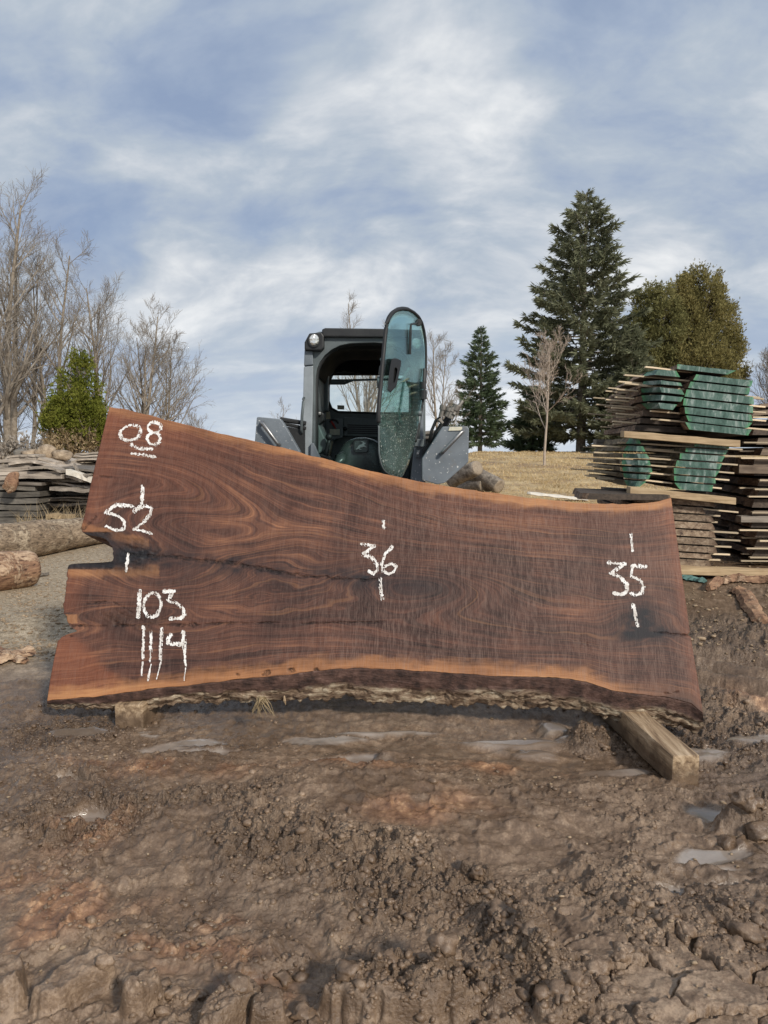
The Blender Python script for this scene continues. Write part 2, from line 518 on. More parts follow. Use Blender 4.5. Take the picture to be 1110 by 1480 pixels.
def m_greypaint(t):
    p = t.obj()
    n = t.noise(p, 5.0, 5, 0.65)
    c = t.ramp(n, [(0.3, (0.115, 0.135, 0.155)), (0.7, (0.195, 0.222, 0.248))])
    sp = t.mapr(t.noise(p, 55.0, 2, 0.55), 0.665, 0.69)
    c = t.mix(t.mul(sp, 0.85), c, (0.62, 0.62, 0.60))
    dirt = t.mapr(t.noise(p, 11.0, 5, 0.75), 0.58, 0.75)
    c = t.mix(t.mul(dirt, 0.5), c, (0.19, 0.15, 0.11))
    return {'Base Color': c, 'Roughness': 0.5, 'Normal': t.bump(n, 0.1, 0.004)}


def m_mulch(t):
    p = t.obj(); n = t.noise(p, 40.0, 4, 0.7); r = t.rand()
    return {'Base Color': t.ramp(n, [(0.3, (0.17, 0.115, 0.07)), (0.6, (0.38, 0.28, 0.18)), (0.75, (0.55, 0.44, 0.31))]), 'Roughness': 0.9, 'Normal': t.bump(n, 0.6, 0.01)}


M = {}
M['walnut'] = material('walnut face', m_walnut)
M['woodedge'] = material('walnut edge', m_woodedge)
M['slabbark'] = material('live edge bark', m_slabbark)
M['chalk'] = material('white chalk', m_chalk)
M['ground'] = material('muddy ground', m_ground)
M['green'] = material('green end sealer', m_green)
M['bark'] = material('dark bark', m_bark((0.035, 0.022, 0.014), (0.16, 0.10, 0.064), (0.38, 0.27, 0.18)))
M['barkmossy'] = material('mossy bark', m_bark((0.032, 0.024, 0.014), (0.14, 0.105, 0.06), (0.31, 0.24, 0.14)))
def m_oldlog(lo, mid, hi, pale):
    def fn(t):
        p = t.obj(); x, y, z = t.sep(p)
        n = t.noise(t.comb(t.mul(x, 5.0), t.mul(y, 5.0), t.mul(z, 13.0)), 1.0, 7, 0.72, 0.8)
        f = t.noise(t.comb(t.mul(x, 16.0), t.mul(y, 16.0), t.mul(z, 50.0)), 1.0, 5, 0.7, 0.4)
        pt = t.noise(p, 3.2, 6, 0.7, 1.0)
        c = t.ramp(t.math('ADD', t.mul(n, 0.55), t.mul(f, 0.45)), [(0.36, lo), (0.5, mid), (0.63, hi)])
        c = t.mix(t.mul(t.mapr(pt, 0.53, 0.58), 0.7), c, t.ramp(f, [(0.35, mid), (0.6, pale)]))
        c = t.mix(t.mul(t.mapr(f, 0.42, 0.36), 0.8), c, tuple(k * 0.4 for k in lo))
        h = t.math('ADD', t.mul(n, 0.7), t.math('ADD', t.mul(f, 0.6), t.mul(t.mapr(pt, 0.53, 0.58), 0.4)))
        return {'Base Color': c, 'Roughness': 0.8, 'Normal': t.bump(h, 0.9, 0.02)}
    return fn


M['logbark'] = material('old log bark', m_oldlog((0.085, 0.058, 0.037), (0.25, 0.18, 0.115), (0.46, 0.35, 0.24), (0.60, 0.49, 0.35)))
M['logred'] = material('peeled log', m_oldlog((0.085, 0.040, 0.024), (0.26, 0.145, 0.085), (0.46, 0.29, 0.17), (0.66, 0.50, 0.34)))
M['sticker'] = material('fresh sticker wood', m_board((0.44, 0.32, 0.19), (0.85, 0.72, 0.52), 0.4, 'x'))
M['beam'] = material('sawn beam', m_board((0.30, 0.20, 0.11), (0.56, 0.41, 0.25), 0.15))
def m_mudbeam(t):
    p = t.obj(); x, y, z = t.sep(p)
    n = t.noise(t.comb(t.mul(x, 40.0), t.mul(y, 3.0), t.mul(z, 40.0)), 1.0, 5, 0.68, 0.5)
    b = t.noise(p, 9.0, 5, 0.7)
    c = t.ramp(n, [(0.34, (0.14, 0.088, 0.050)), (0.5, (0.34, 0.235, 0.14)), (0.66, (0.58, 0.44, 0.29))])
    low = t.mapr(t.math('ADD', z, t.mul(b, 0.13)), 0.075, 0.125, 1.0, 0.0)
    c = t.mix(t.mul(low, 0.9), c, t.ramp(b, [(0.4, (0.075, 0.048, 0.030)), (0.65, (0.19, 0.13, 0.085))]))
    return {'Base Color': c, 'Roughness': t.mapr(low, 0, 1, 0.75, 0.4), 'Normal': t.bump(t.math('ADD', n, t.mul(b, 0.5)), 0.7, 0.008)}


M['mudbeam'] = material('muddy beam', m_mudbeam)
M['beamx'] = material('sawn dunnage', m_board((0.26, 0.17, 0.09), (0.60, 0.45, 0.27), 0.2, 'x'))
M['brownend'] = material('brown weathered ends', m_board((0.075, 0.048, 0.032), (0.31, 0.235, 0.165), 0.25, 'x'))
M['roundend'] = material('brown log ends', m_brownend)
M['darkboard'] = material('dark wet boards', m_board((0.030, 0.021, 0.015), (0.145, 0.105, 0.076), 0.5))
M['greyplank'] = material('weathered grey planks', m_board((0.10, 0.080, 0.064), (0.48, 0.415, 0.34), 0.6, 'x'))
M['darkplank'] = material('dark grey planks', m_board((0.045, 0.04, 0.035), (0.20, 0.18, 0.15), 0.25, 'x'))
M['paleplank'] = material('bleached plank', m_board((0.50, 0.44, 0.35), (0.80, 0.75, 0.66), 0.1, 'x'))
M['rock'] = material('tan fieldstone', m_bark((0.14, 0.10, 0.065), (0.33, 0.25, 0.17), (0.52, 0.42, 0.30), 6.0))
M['grey'] = material('grey loader paint', m_greypaint)
M['lightgrey'] = simple('pillar paint', (0.27, 0.30, 0.32), 0.42, 0, 0.2, 5)
M['cab'] = simple('cab dark grey', (0.105, 0.125, 0.130), 0.42, 0, 0.3, 6)
M['black'] = simple('black plastic', (0.016, 0.017, 0.018), 0.5, 0, 0.3, 9)
M['liner'] = simple('cab liner', (0.012, 0.012, 0.012), 0.85, 0, 0.4, 9, 0.5, 30)
M['panel'] = simple('dash panel', (0.135, 0.155, 0.155), 0.5, 0, 0.25, 8)
M['seatvinyl'] = simple('seat vinyl', (0.070, 0.086, 0.083), 0.27, 0, 0.25, 4, 0.1, 90)
M['emblem'] = simple('embossed emblem', (0.34, 0.37, 0.37), 0.35, 0, 0.15, 8)
M['steel'] = simple('worn steel', (0.30, 0.30, 0.30), 0.38, 0.8, 0.3, 12)
M['hose'] = simple('hydraulic coupler', (0.18, 0.165, 0.145), 0.5, 0.5, 0.5, 18)
M['rubber'] = simple('black rubber', (0.013, 0.014, 0.015), 0.6, 0, 0.3, 9)
M['cream'] = simple('dirty cream panel', (0.56, 0.48, 0.34), 0.7, 0, 0.35, 9)
M['sticker_label'] = simple('paper decal', (0.60, 0.57, 0.45), 0.6, 0, 0.2, 40)
M['redlever'] = simple('red strap', (0.45, 0.03, 0.025), 0.5)
M['teal'] = simple('teal painted wood', (0.11, 0.22, 0.20), 0.7, 0, 0.4, 12)
M['firewood'] = material('grey firewood bark', m_bark((0.07, 0.055, 0.042), (0.20, 0.165, 0.13), (0.36, 0.31, 0.25), 14.0))
M['beamdull'] = material('dull log ends', m_board((0.15, 0.115, 0.08), (0.38, 0.31, 0.23), 0.15))
M['glass'] = material('window glass', m_glass((0.95, 0.98, 0.97)))
M['doorglass'] = material('green door glass', m_glass((0.74, 0.89, 0.865), 1.0))


def m_lens(t):
    n = t.vor(t.obj(), 60.0)
    return {'Base Color': (0.80, 0.80, 0.76), 'Roughness': 0.12, 'Metallic': 0.6, 'Normal': t.bump(n, 0.6, 0.01)}


M['lens'] = material('headlight lens', m_lens)
M['treebark'] = material('grey tree bark', m_bark((0.11, 0.088, 0.066), (0.235, 0.195, 0.15), (0.36, 0.31, 0.25), 8.0))
M['twig'] = material('bare twigs', m_bark((0.17, 0.145, 0.12), (0.27, 0.235, 0.195), (0.36, 0.32, 0.27), 3.0))
M['paletwig'] = material('pale bare twigs', m_bark((0.26, 0.20, 0.155), (0.42, 0.345, 0.28), (0.54, 0.46, 0.385), 3.0))
M['spruce'] = material('blue green spruce needles', m_leaf((0.115, 0.125, 0.072), (0.20, 0.212, 0.132), (0.32, 0.325, 0.225), 0.9, 0.3))
M['spruce2'] = material('dark spruce needles', m_leaf((0.065, 0.098, 0.055), (0.125, 0.168, 0.095), (0.22, 0.25, 0.155), 0.9, 0.3))
M['cedar'] = material('olive cedar foliage', m_leaf((0.155, 0.140, 0.055), (0.26, 0.230, 0.095), (0.38, 0.32, 0.14), 0.5, 0.3))
M['cedar2'] = material('green cedar foliage', m_leaf((0.135, 0.135, 0.055), (0.225, 0.215, 0.092), (0.34, 0.31, 0.14), 0.5, 0.3))
M['bush'] = material('yellow green conifer', m_leaf((0.075, 0.095, 0.018), (0.175, 0.195, 0.036), (0.34, 0.33, 0.080), 2.5, 0.3))
M['deadgrass'] = material('dead grass', m_leaf((0.30, 0.21, 0.105), (0.62, 0.47, 0.26), (0.82, 0.67, 0.42), 1.2, 0.3))
M['straw'] = material('dry weeds', m_leaf((0.20, 0.145, 0.080), (0.38, 0.29, 0.175), (0.55, 0.44, 0.28), 3.0, 0.2))
M['chip'] = material('wood chips', m_mulch)
# ------------------------------------------------------------------ camera, sun, sky
cam = bpy.data.cameras.new('camera'); camo = bpy.data.objects.new('camera', cam); COL.objects.link(camo)
camo.location = (0, 0, CAM_H); camo.rotation_euler = (math.pi / 2 - PITCH, 0, 0)
cam.sensor_fit = 'VERTICAL'; cam.sensor_height = 36.0; cam.lens = 36.0 * F_PX / 1480.0
cam.clip_start = 0.05; cam.clip_end = 3000
scene.camera = camo

SUN = Vector((0.55, -0.80, 0.62)).normalized()
sl = bpy.data.lights.new('sun', 'SUN'); sl.energy = 2.7; sl.angle = math.radians(6); sl.color = (1.0, 0.93, 0.83)
so = bpy.data.objects.new('sun', sl); COL.objects.link(so)
so.rotation_euler = SUN.to_track_quat('Z', 'Y').to_euler(); so.location = (4, -6, 8)

w = bpy.data.worlds.new('World'); scene.world = w; w.use_nodes = True
t = NT(w.node_tree); t.n.clear()
sky = t.new('ShaderNodeTexSky', sky_type='NISHITA', sun_disc=False, sun_elevation=math.asin(SUN.z), sun_rotation=math.atan2(SUN.x, SUN.y))
g = t.new('ShaderNodeTexCoord').outputs['Generated']
x, y, z = t.sep(g)
zz = t.math('ADD', t.math('MAXIMUM', z, 0.0), 0.30)
cu = t.math('DIVIDE', x, zz); cv = t.math('DIVIDE', y, zz)
wrp = t.new('ShaderNodeTexNoise', {'Vector': t.comb(cu, cv, 5.0), 'Scale': 1.1, 'Detail': 3.0}).outputs['Color']
wv_ = t.new('ShaderNodeVectorMath', {0: wrp, 3: 0.40}, operation='SCALE').outputs[0]
pv = t.new('ShaderNodeVectorMath', {0: t.comb(t.mul(t.math('ADD', cu, t.mul(cv, 0.25)), 0.85), t.mul(cv, 1.0), 0.0), 1: wv_}, operation='ADD').outputs[0]
n_big = t.noise(t.new('ShaderNodeVectorMath', {0: pv, 1: (3.4, 1.9, 0.0)}, operation='ADD').outputs[0], 0.80, 3, 0.5, 0.1)
n_mid = t.noise(t.new('ShaderNodeVectorMath', {0: pv, 1: (7.1, 0.6, 2.0)}, operation='ADD').outputs[0], 2.6, 6, 0.55, 0.15)
n_fin = t.noise(pv, 7.5, 5, 0.58, 0.1)
n = t.math('ADD', t.math('ADD', t.mul(n_big, 0.42), t.mul(n_mid, 0.43)), t.mul(n_fin, 0.15))
cl = t.ramp(n, [(0.385, (0.237, 0.301, 0.430)), (0.44, (0.297, 0.361, 0.473)), (0.485, (0.378, 0.434, 0.507)), (0.52, (0.477, 0.516, 0.568)), (0.56, (0.619, 0.641, 0.666)), (0.615, (0.808, 0.808, 0.808))])
# paler towards the horizon
cl = t.mix(t.mapr(z, 0.0, 0.22, 0.45, 0.0), cl, (0.60, 0.66, 0.73))
cl10 = t.new('ShaderNodeVectorMath', {0: cl, 1: (10.0, 10.0, 10.0)}, operation='MULTIPLY').outputs[0]
gap = t.ramp(n_mid, [(0.34, 0.12), (0.46, 0.0)])
colr = t.mix(gap, cl10, sky.outputs[0])
bg = t.new('ShaderNodeBackground', {'Color': colr, 'Strength': 0.1})
t.l.new(bg.outputs[0], t.new('ShaderNodeOutputWorld').inputs[0])
vs = scene.view_settings
vs.view_transform = 'Standard'; vs.look = 'None'; vs.gamma = 1; vs.use_curve_mapping = False; vs.exposure = 0.30

# ------------------------------------------------------------------ ground
HILL_Y = [0, 5.2, 6.0, 7.0, 9.0, 12, 14, 20, 27, 34, 60, 150, 500, 900]
HILL_Z = [0, 0.0, 0.10, 0.15, 0.28, 0.50, 0.60, 0.89, 1.17, 1.27, 1.1, 0.6, 0.0, 0.0]


def base_h(x, y):
    hm = sstep(0.03, 0.13, x / np.maximum(y, 0.9))
    return np.interp(y, HILL_Y, HILL_Z) * hm


def blob(x, y, px, py, rx, ry, rot=0.0, soft=0.5):
    """1 inside an ellipse of the yard surveyed at px,py"""
    c = gp(px, py)
    dx = x - c[0]; dy = y - c[1]
    cs, sn = math.cos(rot), math.sin(rot)
    d = np.hypot((dx * cs + dy * sn) / rx, (-dx * sn + dy * cs) / ry)
    return 1 - sstep(1 - soft, 1 + soft, d)


def ground_fields(x, y):
    near = 1 - sstep(5.0, 9.0, y)
    hm = sstep(0.03, 0.13, x / np.maximum(y, 0.9))
    wx = x + 0.10 * fbm(x * 3.1, y * 3.1, None, 3, 51); wy = y + 0.10 * fbm(x * 3.1, y * 3.1, None, 3, 61)
    straw = hm * sstep(7.2, 8.6, y + 0.8 * fbm(x, y, None, 3, 5)) + (1 - hm) * sstep(14, 17, y + 2 * fbm(x * .4, y * .4, None, 3, 6)) * 0.9
    gravel = (1 - hm) * sstep(3.5, 4.6, wy) * sstep(0.30, 0.42, -wx / np.maximum(wy, 0.5)) * (1 - straw)
    # where the mud is churned to crumbs
    rough = 0.30 + 0.55 * fbm(wx * 1.7, wy * 1.7, None, 3, 21)
    for a in ((330, 1160, .22, .12, .3), (560, 1260, .22, .26, .2), (420, 1220, .22, .22, 0), (700, 1290, .20, .10, -.5), (800, 1400, .26, .11, -0.9), (890, 1460, .12, .1, 0), (740, 1340, .14, .12, 0), (120, 1180, .3, .2, 0),
              (1020, 1040, .3, .4, 0), (860, 1060, .15, .12, 0), (1080, 1190, .14, .08, 0), (1050, 920, .8, .6, 0), (600, 1420, .25, .08, 0), (100, 1050, .3, .3, 0)):
        rough = np.maximum(rough, 1.05 * blob(wx, wy, *a))
    for a in ((1000, 1440, .22, .12, 0), (830, 1350, .10, .12, 0), (750, 1200, .25, .2, 0), (280, 1420, .25, .03, 0), (1050, 1240, .2, .2, 0), (600, 1080, .5, .1, 0)):
        rough = rough * (1 - 0.85 * blob(wx, wy, *a))
    rough = np.clip(rough, 0, 1)
    # puddles / wet smears
    pud = np.zeros_like(x)
    for a in ((275, 1073, .19, .10, .1), (340, 1080, .10, .06, 0), (118, 1050, .15, .075, 0), (215, 1050, .06, .03, 0), (800, 1048, .06, .10, .6), (740, 1062, .22, .05, .1), (760, 1075, .13, .04, 0), (450, 1062, .22, .06, .1), (500, 1105, .18, .07, 0), (560, 1048, .25, .035, 0),
              (1050, 1235, .13, .09, .2), (1000, 1260, .10, .04, .3), (1030, 1175, .12, .06, 0), (1090, 1280, .10, .06, 0), (1090, 1060, .12, .06, 0), (990, 1075, .2, .05, 0), (110, 1180, .12, .05, .2), (100, 1130, .1, .03, 0), (1000, 1290, .08, .05, 0), (890, 1110, .12, .05, 0)):
        pud = np.maximum(pud, blob(wx, wy, *a, 0.35))
    pud = pud * sstep(-0.40, 0.02, fbm(x * 4 + 3, y * 11, None, 4, 77))
    red = np.zeros_like(x)
    for a in ((60, 1290, .30, .16, 0), (270, 1385, .13, .035, 0), (345, 1335, .06, .035, 0), (120, 1330, .22, .08, .2), (270, 1418, .18, .025, 0), (620, 1170, .18, .10, 0), (400, 1115, .5, .05, 0), (200, 1110, .3, .06, 0), (700, 1110, .3, .06, 0), (1070, 1010, .14, .18, 0), (430, 1435, .06, .04, .5), (120, 1200, .15, .1, 0)):
        red = np.maximum(red, blob(wx, wy, *a, 0.7))
    red = red * sstep(-0.35, 0.35, fbm(x * 7, y * 7, None, 4, 88))
    return dict(near=near, hm=hm, straw=np.clip(straw, 0, 1), gravel=np.clip(gravel, 0, 1), rough=rough, pud=pud, red=red, wx=wx, wy=wy)


def plateau(x, y, px, py, rx, ry, rot, seed):
    c = gp(px, py)
    dx = x - c[0]; dy = y - c[1]
    cs, sn = math.cos(rot), math.sin(rot)
    a = (dx * cs + dy * sn) / rx; b = (-dx * sn + dy * cs) / ry
    d = (np.abs(a) ** 3 + np.abs(b) ** 3) ** (1 / 3) + 0.42 * fbm(x * 14, y * 14, None, 4, seed)
    return 1 - sstep(0.72, 1.05, d)


def ground_h(x, y, full=False):
    f = ground_fields(x, y)
    n = f['near']; rg = f['rough']
    h = 0.042 * fbm(x * 1.3, y * 1.3, None, 3, 1) + 0.017 * fbm(x * 4.2, y * 5.0, None, 3, 2)
    h = h + 0.010 * fbm(x * 7, y * 22, None, 4, 3) * (1 - rg)
    ww = 0.028 * fbm(x * 26, y * 26, None, 3, 55); wv = 0.028 * fbm(x * 26 + 40, y * 26, None, 3, 56)
    f['wx'] = f['wx'] + ww; f['wy'] = f['wy'] + wv
    f1, f2, cid = worley(f['wx'] * 17, f['wy'] * 17, 4)
    g1, g2, gid = worley(f['wx'] * 38 + .3 * fbm(x * 30, y * 30, None, 2, 8), f['wy'] * 38, 9)
    k1, k2, kid = worley(f['wx'] * 75, f['wy'] * 75, 10)
    clod = 0.030 * (cid - 0.25) * sstep(0.75, 0.15, f1) + 0.016 * gid * sstep(0.8, 0.1, g1) + 0.007 * kid * sstep(.8, .1, k1)
    h = h + clod * rg * (0.55 + 0.45 * sstep(0.2, .8, rg)) + 0.011 * fbm(x * 40, y * 40, None, 4, 12) * (0.16 + rg) + 0.012 * np.abs(fbm(x * 15, y * 15, None, 4, 13)) * (rg + .25)
    # tyre lug prints and slabs of pressed mud near the camera
    lug = np.zeros_like(x)
    for i, a in enumerate(((12, 1436, .045, .07, .5), (108, 1436, .085, .038, .75), (205, 1462, .05, .028, .9), (330, 1472, .075, .04, 1.0), (385, 1480, .045, .03, .1))):
        lug = np.maximum(lug, plateau(x, y, *a, 200 + i))
    h = h + 0.055 * lug
    h = h + 0.070 * plateau(x, y, 590, 1455, .17, .07, 0.05, 311) + 0.03 * blob(x, y, 740, 1345, .10, .05, -.5) + 0.05 * blob(x, y, 830, 1420, .2, .05, -.8) * rg
    h = h - 0.022 * blob(x, y, 530, 1385, .05, .012, .3)
    for i, a in enumerate(((770, 1372, .045, .03, .4), (800, 1478, .04, .035, .3), (690, 1268, .05, .025, -.6))):
        h = h + 0.04 * plateau(x, y, *a, 400 + i)
    ru = 1 - np.abs(fbm(f['wx'] * 3.3 + f['wy'] * 1.2, f['wy'] * 5.2 - f['wx'], None, 4, 66)) * 3.2
    h = h + 0.019 * np.clip(ru, 0, 1) ** 2 * sstep(2.9, 2.3, y) + 0.013 * np.clip(1 - np.abs(fbm(f['wx'] * 8, f['wy'] * 11, None, 3, 67)) * 3.5, 0, 1) ** 2 * (0.35 + .65 * rg)
    # cracked plates of pressed mud, lower right
    pl = blob(x, y, 1000, 1425, .30, .16, -.1, .35)
    p1, p2, pid = worley(f['wx'] * 6.5 + 4.4, f['wy'] * 9.0, 31)
    step = 0.034 * pid * sstep(0.0, 0.10, p2 - p1) - 0.006 * (1 - sstep(0.0, 0.05, p2 - p1))
    h = h * (1 - .55 * pl) + pl * step
    # ruts along the right and churned ridge behind the beam
    h = h + 0.07 * blob(x, y, 1085, 1190, .10, .05, 0) * (0.6 + .6 * rg) + 0.05 * blob(x, y, 850, 1058, .10, .10, .5)
    c = gp(1085, 985)
    rr = blob(x, y, 1085, 985, .55, .5, 0, .5)
    h = h + rr * 0.045 * np.sin((x * 0.55 + y * 0.85) * 26 + 2 * fbm(x * 3, y * 3, None, 2, 41)) * sstep(.2, .9, rr)
    h = h + 0.11 * blob(x, y, 1060, 930, .7, .35, 0, .7) * (0.7 + 0.5 * fbm(x * 6, y * 6, None, 3, 43))
    h = h + 0.12 * blob(x, y, 60, 895, .45, .35, 0, .7) * (0.7 + 0.6 * fbm(x * 7, y * 7, None, 3, 44))
    # hollow under the slab so it rests on its two beams
    h = h - 0.045 * (1 - sstep(0.10, 0.55, np.abs(y - 3.1 + .09 * x))) * (1 - sstep(1.5, 1.8, np.abs(x)))
    level = -0.022
    pd = f['pud']
    h = h * (1 - pd) + (level + 0.0015 * fbm(x * 5, y * 5, None, 2, 46)) * pd
    flat = f['gravel'] * 0.65
    h = h * n * (1 - flat) + 0.03 * fbm(x * 2, y * 2, None, 4, 45) * flat * n
    h = h + (1 - n) * (0.05 * fbm(x * .7, y * .7, None, 3, 14)) * sstep(8, 11, y)
    h = h + base_h(x, y)
    if full: return h, f
    return h


def gz(x, y):
    return float(ground_h(np.array([float(x)]), np.array([float(y)]))[0])


tt = np.concatenate([-np.geomspace(60, 0.80, 60), np.linspace(-0.78, 0.78, 960), np.geomspace(0.80, 60, 60)])
yy = np.concatenate([[-40, -15, -6, -2, 0, .3, .5, .65, .78], 1 / np.linspace(1 / 0.86, 1 / 14.0, 860), np.geomspace(14.3, 900, 90)])
Yg, Tg = np.meshgrid(yy, tt, indexing='ij')
Xg = Tg * np.maximum(Yg, 0.86)
hz, fld = ground_h(Xg, Yg, True)
nr, nc = Xg.shape
idx = np.arange(nr * nc).reshape(nr, nc)
quads = np.stack([idx[:-1, :-1], idx[:-1, 1:], idx[1:, 1:], idx[1:, :-1]], -1).reshape(-1, 4)
nearf = fld['near']
gme = np_mesh('ground', np.stack([Xg, Yg, hz], -1).reshape(-1, 3), quads=quads, mats=[M['ground']],
              attrs={'straw': fld['straw'].ravel(), 'gravel': fld['gravel'].ravel(), 'red': (fld['red'] * nearf).ravel(), 'roughm': fld['rough'].ravel(),
                     'wet': (np.clip(sstep(.35, .85, fld['pud']), 0, 1) * nearf).ravel()})
ground = tag(link('ground', gme), 'brown churned mud yard rising to a dry grass bank', None, None, 'structure')

# loose crumbs of mud: nobody could count them
def scatter_lumps(name, n, pos, size, base, mats, seed, flatten=0.7):
    v, f = base
    r = np.random.default_rng(seed)
    N = len(pos)
    k = r.uniform(0.7, 1.3, (N, 3)) * size[:, None] * np.array([1, 1, flatten])
    a = r.uniform(0, 6.28, N); c, s = np.cos(a), np.sin(a)
    off = r.uniform(0, 50, N)
    V = np.repeat(v[None], N, 0)
    nz = fbm((V[..., 0] * 1.6 + off[:, None]), V[..., 1] * 1.6, V[..., 2] * 1.6 + off[:, None], 4, seed)
    V = V * (1 + 0.85 * nz)[..., None] * k[:, None, :]
    X = V[..., 0] * c[:, None] - V[..., 1] * s[:, None]; Y = V[..., 0] * s[:, None] + V[..., 1] * c[:, None]
    P = np.stack([X, Y, V[..., 2]], -1) + pos[:, None, :]
    F = (f[None] + (np.arange(N) * len(v))[:, None, None]).reshape(-1, 3)
    return link(name, np_mesh(name, P.reshape(-1, 3), tris=F, mats=mats, smooth=True))


r_ = np.random.default_rng(11)
N0 = 42000
py_ = r_.uniform(1010, 1500, N0); px_ = r_.uniform(-60, 1180, N0)
G = gp(px_, py_)
ff = ground_fields(G[:, 0], G[:, 1])
keep = (r_.random(N0) < (ff['rough'] - 0.18) * 0.7) & (ff['pud'] < 0.3)
G = G[keep]
sz = np.exp(r_.normal(math.log(0.0046), 0.55, len(G))); sz = np.clip(sz, 0.0025, 0.018)
G[:, 2] = ground_h(G[:, 0], G[:, 1]) - sz * 0.1
tag(scatter_lumps('mud_clods', len(G), G, sz, ICO1, [M['ground']], 5), 'crumbs and clods of wet brown mud lying on the yard', 'mud clods', None, 'stuff')

# bigger wet lumps thrown up by the tracks
lum = [(740, 1360, .040), (720, 1345, .028), (765, 1385, .030), (690, 1275, .026), (800, 1462, .042), (830, 1440, .030), (860, 1420, .034), (775, 1330, .024), (900, 1395, .028), (925, 1340, .024), (1080, 1360, .036), (1060, 1385, .026), (1095, 1330, .030), (640, 1440, .032), (560, 1430, .04), (505, 1445, .03), (410, 1400, .022), (385, 1425, .030), (345, 1455, .036), (440, 1462, .03), (205, 1340, .018), (560, 1305, .020), (250, 1440, .026), (20, 1400, .03), (150, 1425, .024), (1075, 1195, .05), (1050, 1210, .035), (1100, 1205, .05), (870, 1070, .028), (845, 1078, .022), (600, 1235, .018), (470, 1230, .016), (990, 1365, .026), (1020, 1340, .02), (960, 1350, .018), (700, 1420, .028), (655, 1395, .02)]
rl = np.random.default_rng(77)
Lp, Ls = [], []
for (px, py, s_) in lum:
    for k in range(3):
        g_ = gp(px + rl.normal(0, 16) * (k > 0), py + rl.normal(0, 10) * (k > 0)); q_ = s_ * .8 * (1 if k == 0 else rl.uniform(.3, .7))
        Lp.append([g_[0], g_[1], 0]); Ls.append(q_)
Lp = np.array(Lp); Ls = np.array(Ls); Lp[:, 2] = ground_h(Lp[:, 0], Lp[:, 1]) + Ls * 0.05
tag(scatter_lumps('mud_lumps', len(Lp), Lp, Ls, ICO3, [M['ground']], 15, .62), 'larger smooth lumps of wet mud thrown up by the tracks', 'mud lumps', None, 'stuff')

# pale chips and specks of wood on the mud
N1 = 900
py_ = np.concatenate([r_.uniform(1010, 1480, 230), r_.uniform(770, 960, 2600)]); px_ = np.concatenate([r_.uniform(0, 1110, 230), np.where(r_.random(2600) < .75, r_.uniform(-40, 165, 2600), r_.uniform(985, 1130, 2600))])
G = gp(px_, py_)
G[:, 2] = ground_h(G[:, 0], G[:, 1]) + 0.003
szc = np.exp(r_.normal(-5.6, .5, len(G))) * np.where(G[:, 1] > 4, 2.0, 1)
tag(scatter_lumps('wood_chips', len(G), G, szc, ICO1, [M['chip']], 6, 0.4), 'pale specks of sawdust and wood chips strewn on the mud', 'wood chips', None, 'stuff')

# dead grass on the bank
def blades(name, P, L, Wd, lean, mat, seed):
    r = np.random.default_rng(seed)
    N = len(P)
    a = r.uniform(0, 6.28, N); b = r.uniform(0, 6.28, N)
    d = np.stack([np.cos(b) * lean, np.sin(b) * lean, np.ones(N)], 1); d /= np.linalg.norm(d, axis=1)[:, None]
    s = np.stack([np.cos(a), np.sin(a), np.zeros(N)], 1) * (Wd / 2)[:, None]
    mid = P + d * (L * .55)[:, None]
    tip = P + d * L[:, None] * np.array([1.25, 1.25, 0.85])
    V = np.stack([P - s, P + s, mid + s * .7, mid - s * .7, tip], 1).reshape(-1, 3)
    i = np.arange(N) * 5
    Q = np.stack([i, i + 1, i + 2, i + 3], 1); T = np.stack([i + 3, i + 2, i + 4], 1)
    return link(name, np_mesh(name, V, quads=Q, tris=T, mats=[mat], smooth=False))


N2 = 90000
py_ = r_.uniform(649, 735, N2); tx = r_.uniform(0.06, 0.72, N2)
Yb = np.exp(r_.uniform(math.log(7.6), math.log(33), N2))
Pb = np.stack([tx * Yb, Yb, np.zeros(N2)], 1)
fb = ground_fields(Pb[:, 0], Pb[:, 1])
k = r_.random(N2) < fb['straw'] * (0.35 + 0.65 * (fbm(Pb[:, 0] * .9, Pb[:, 1] * .9, None, 3, 15) > -0.1))
Pb = Pb[k]; Pb[:, 2] = ground_h(Pb[:, 0], Pb[:, 1]) - 0.01
Lb = r_.uniform(0.03, 0.13, len(Pb)); lean = r_.uniform(0.3, 2.4, len(Pb))
tag(blades('dead_grass', Pb, Lb, np.maximum(0.006, Pb[:, 1] * 0.0009), lean, M['deadgrass'], 3), 'dry straw coloured grass matted on the bank', 'grass', None, 'stuff')
# ------------------------------------------------------------------ the walnut slab
LEAN, YAW = math.radians(22), math.radians(5)
SU = np.array([math.cos(YAW), -math.sin(YAW), 0.0])
SV = np.array([math.sin(YAW) * math.sin(LEAN), math.cos(YAW) * math.sin(LEAN), math.cos(LEAN)])
SN = np.cross(SU, SV)            # towards the camera
P0 = np.array([0, 3.1, 0.10])


def on_slab(px, py, lift=0.0):
    d = raydir(px, py)
    o = P0 + SN * lift
    k = ((o - CAMP) @ SN) / (d @ SN)
    return CAMP + d * k[..., None]


def interp_pts(pts):
    a = np.array(pts, float)
    return a[:, 0], a[:, 1]


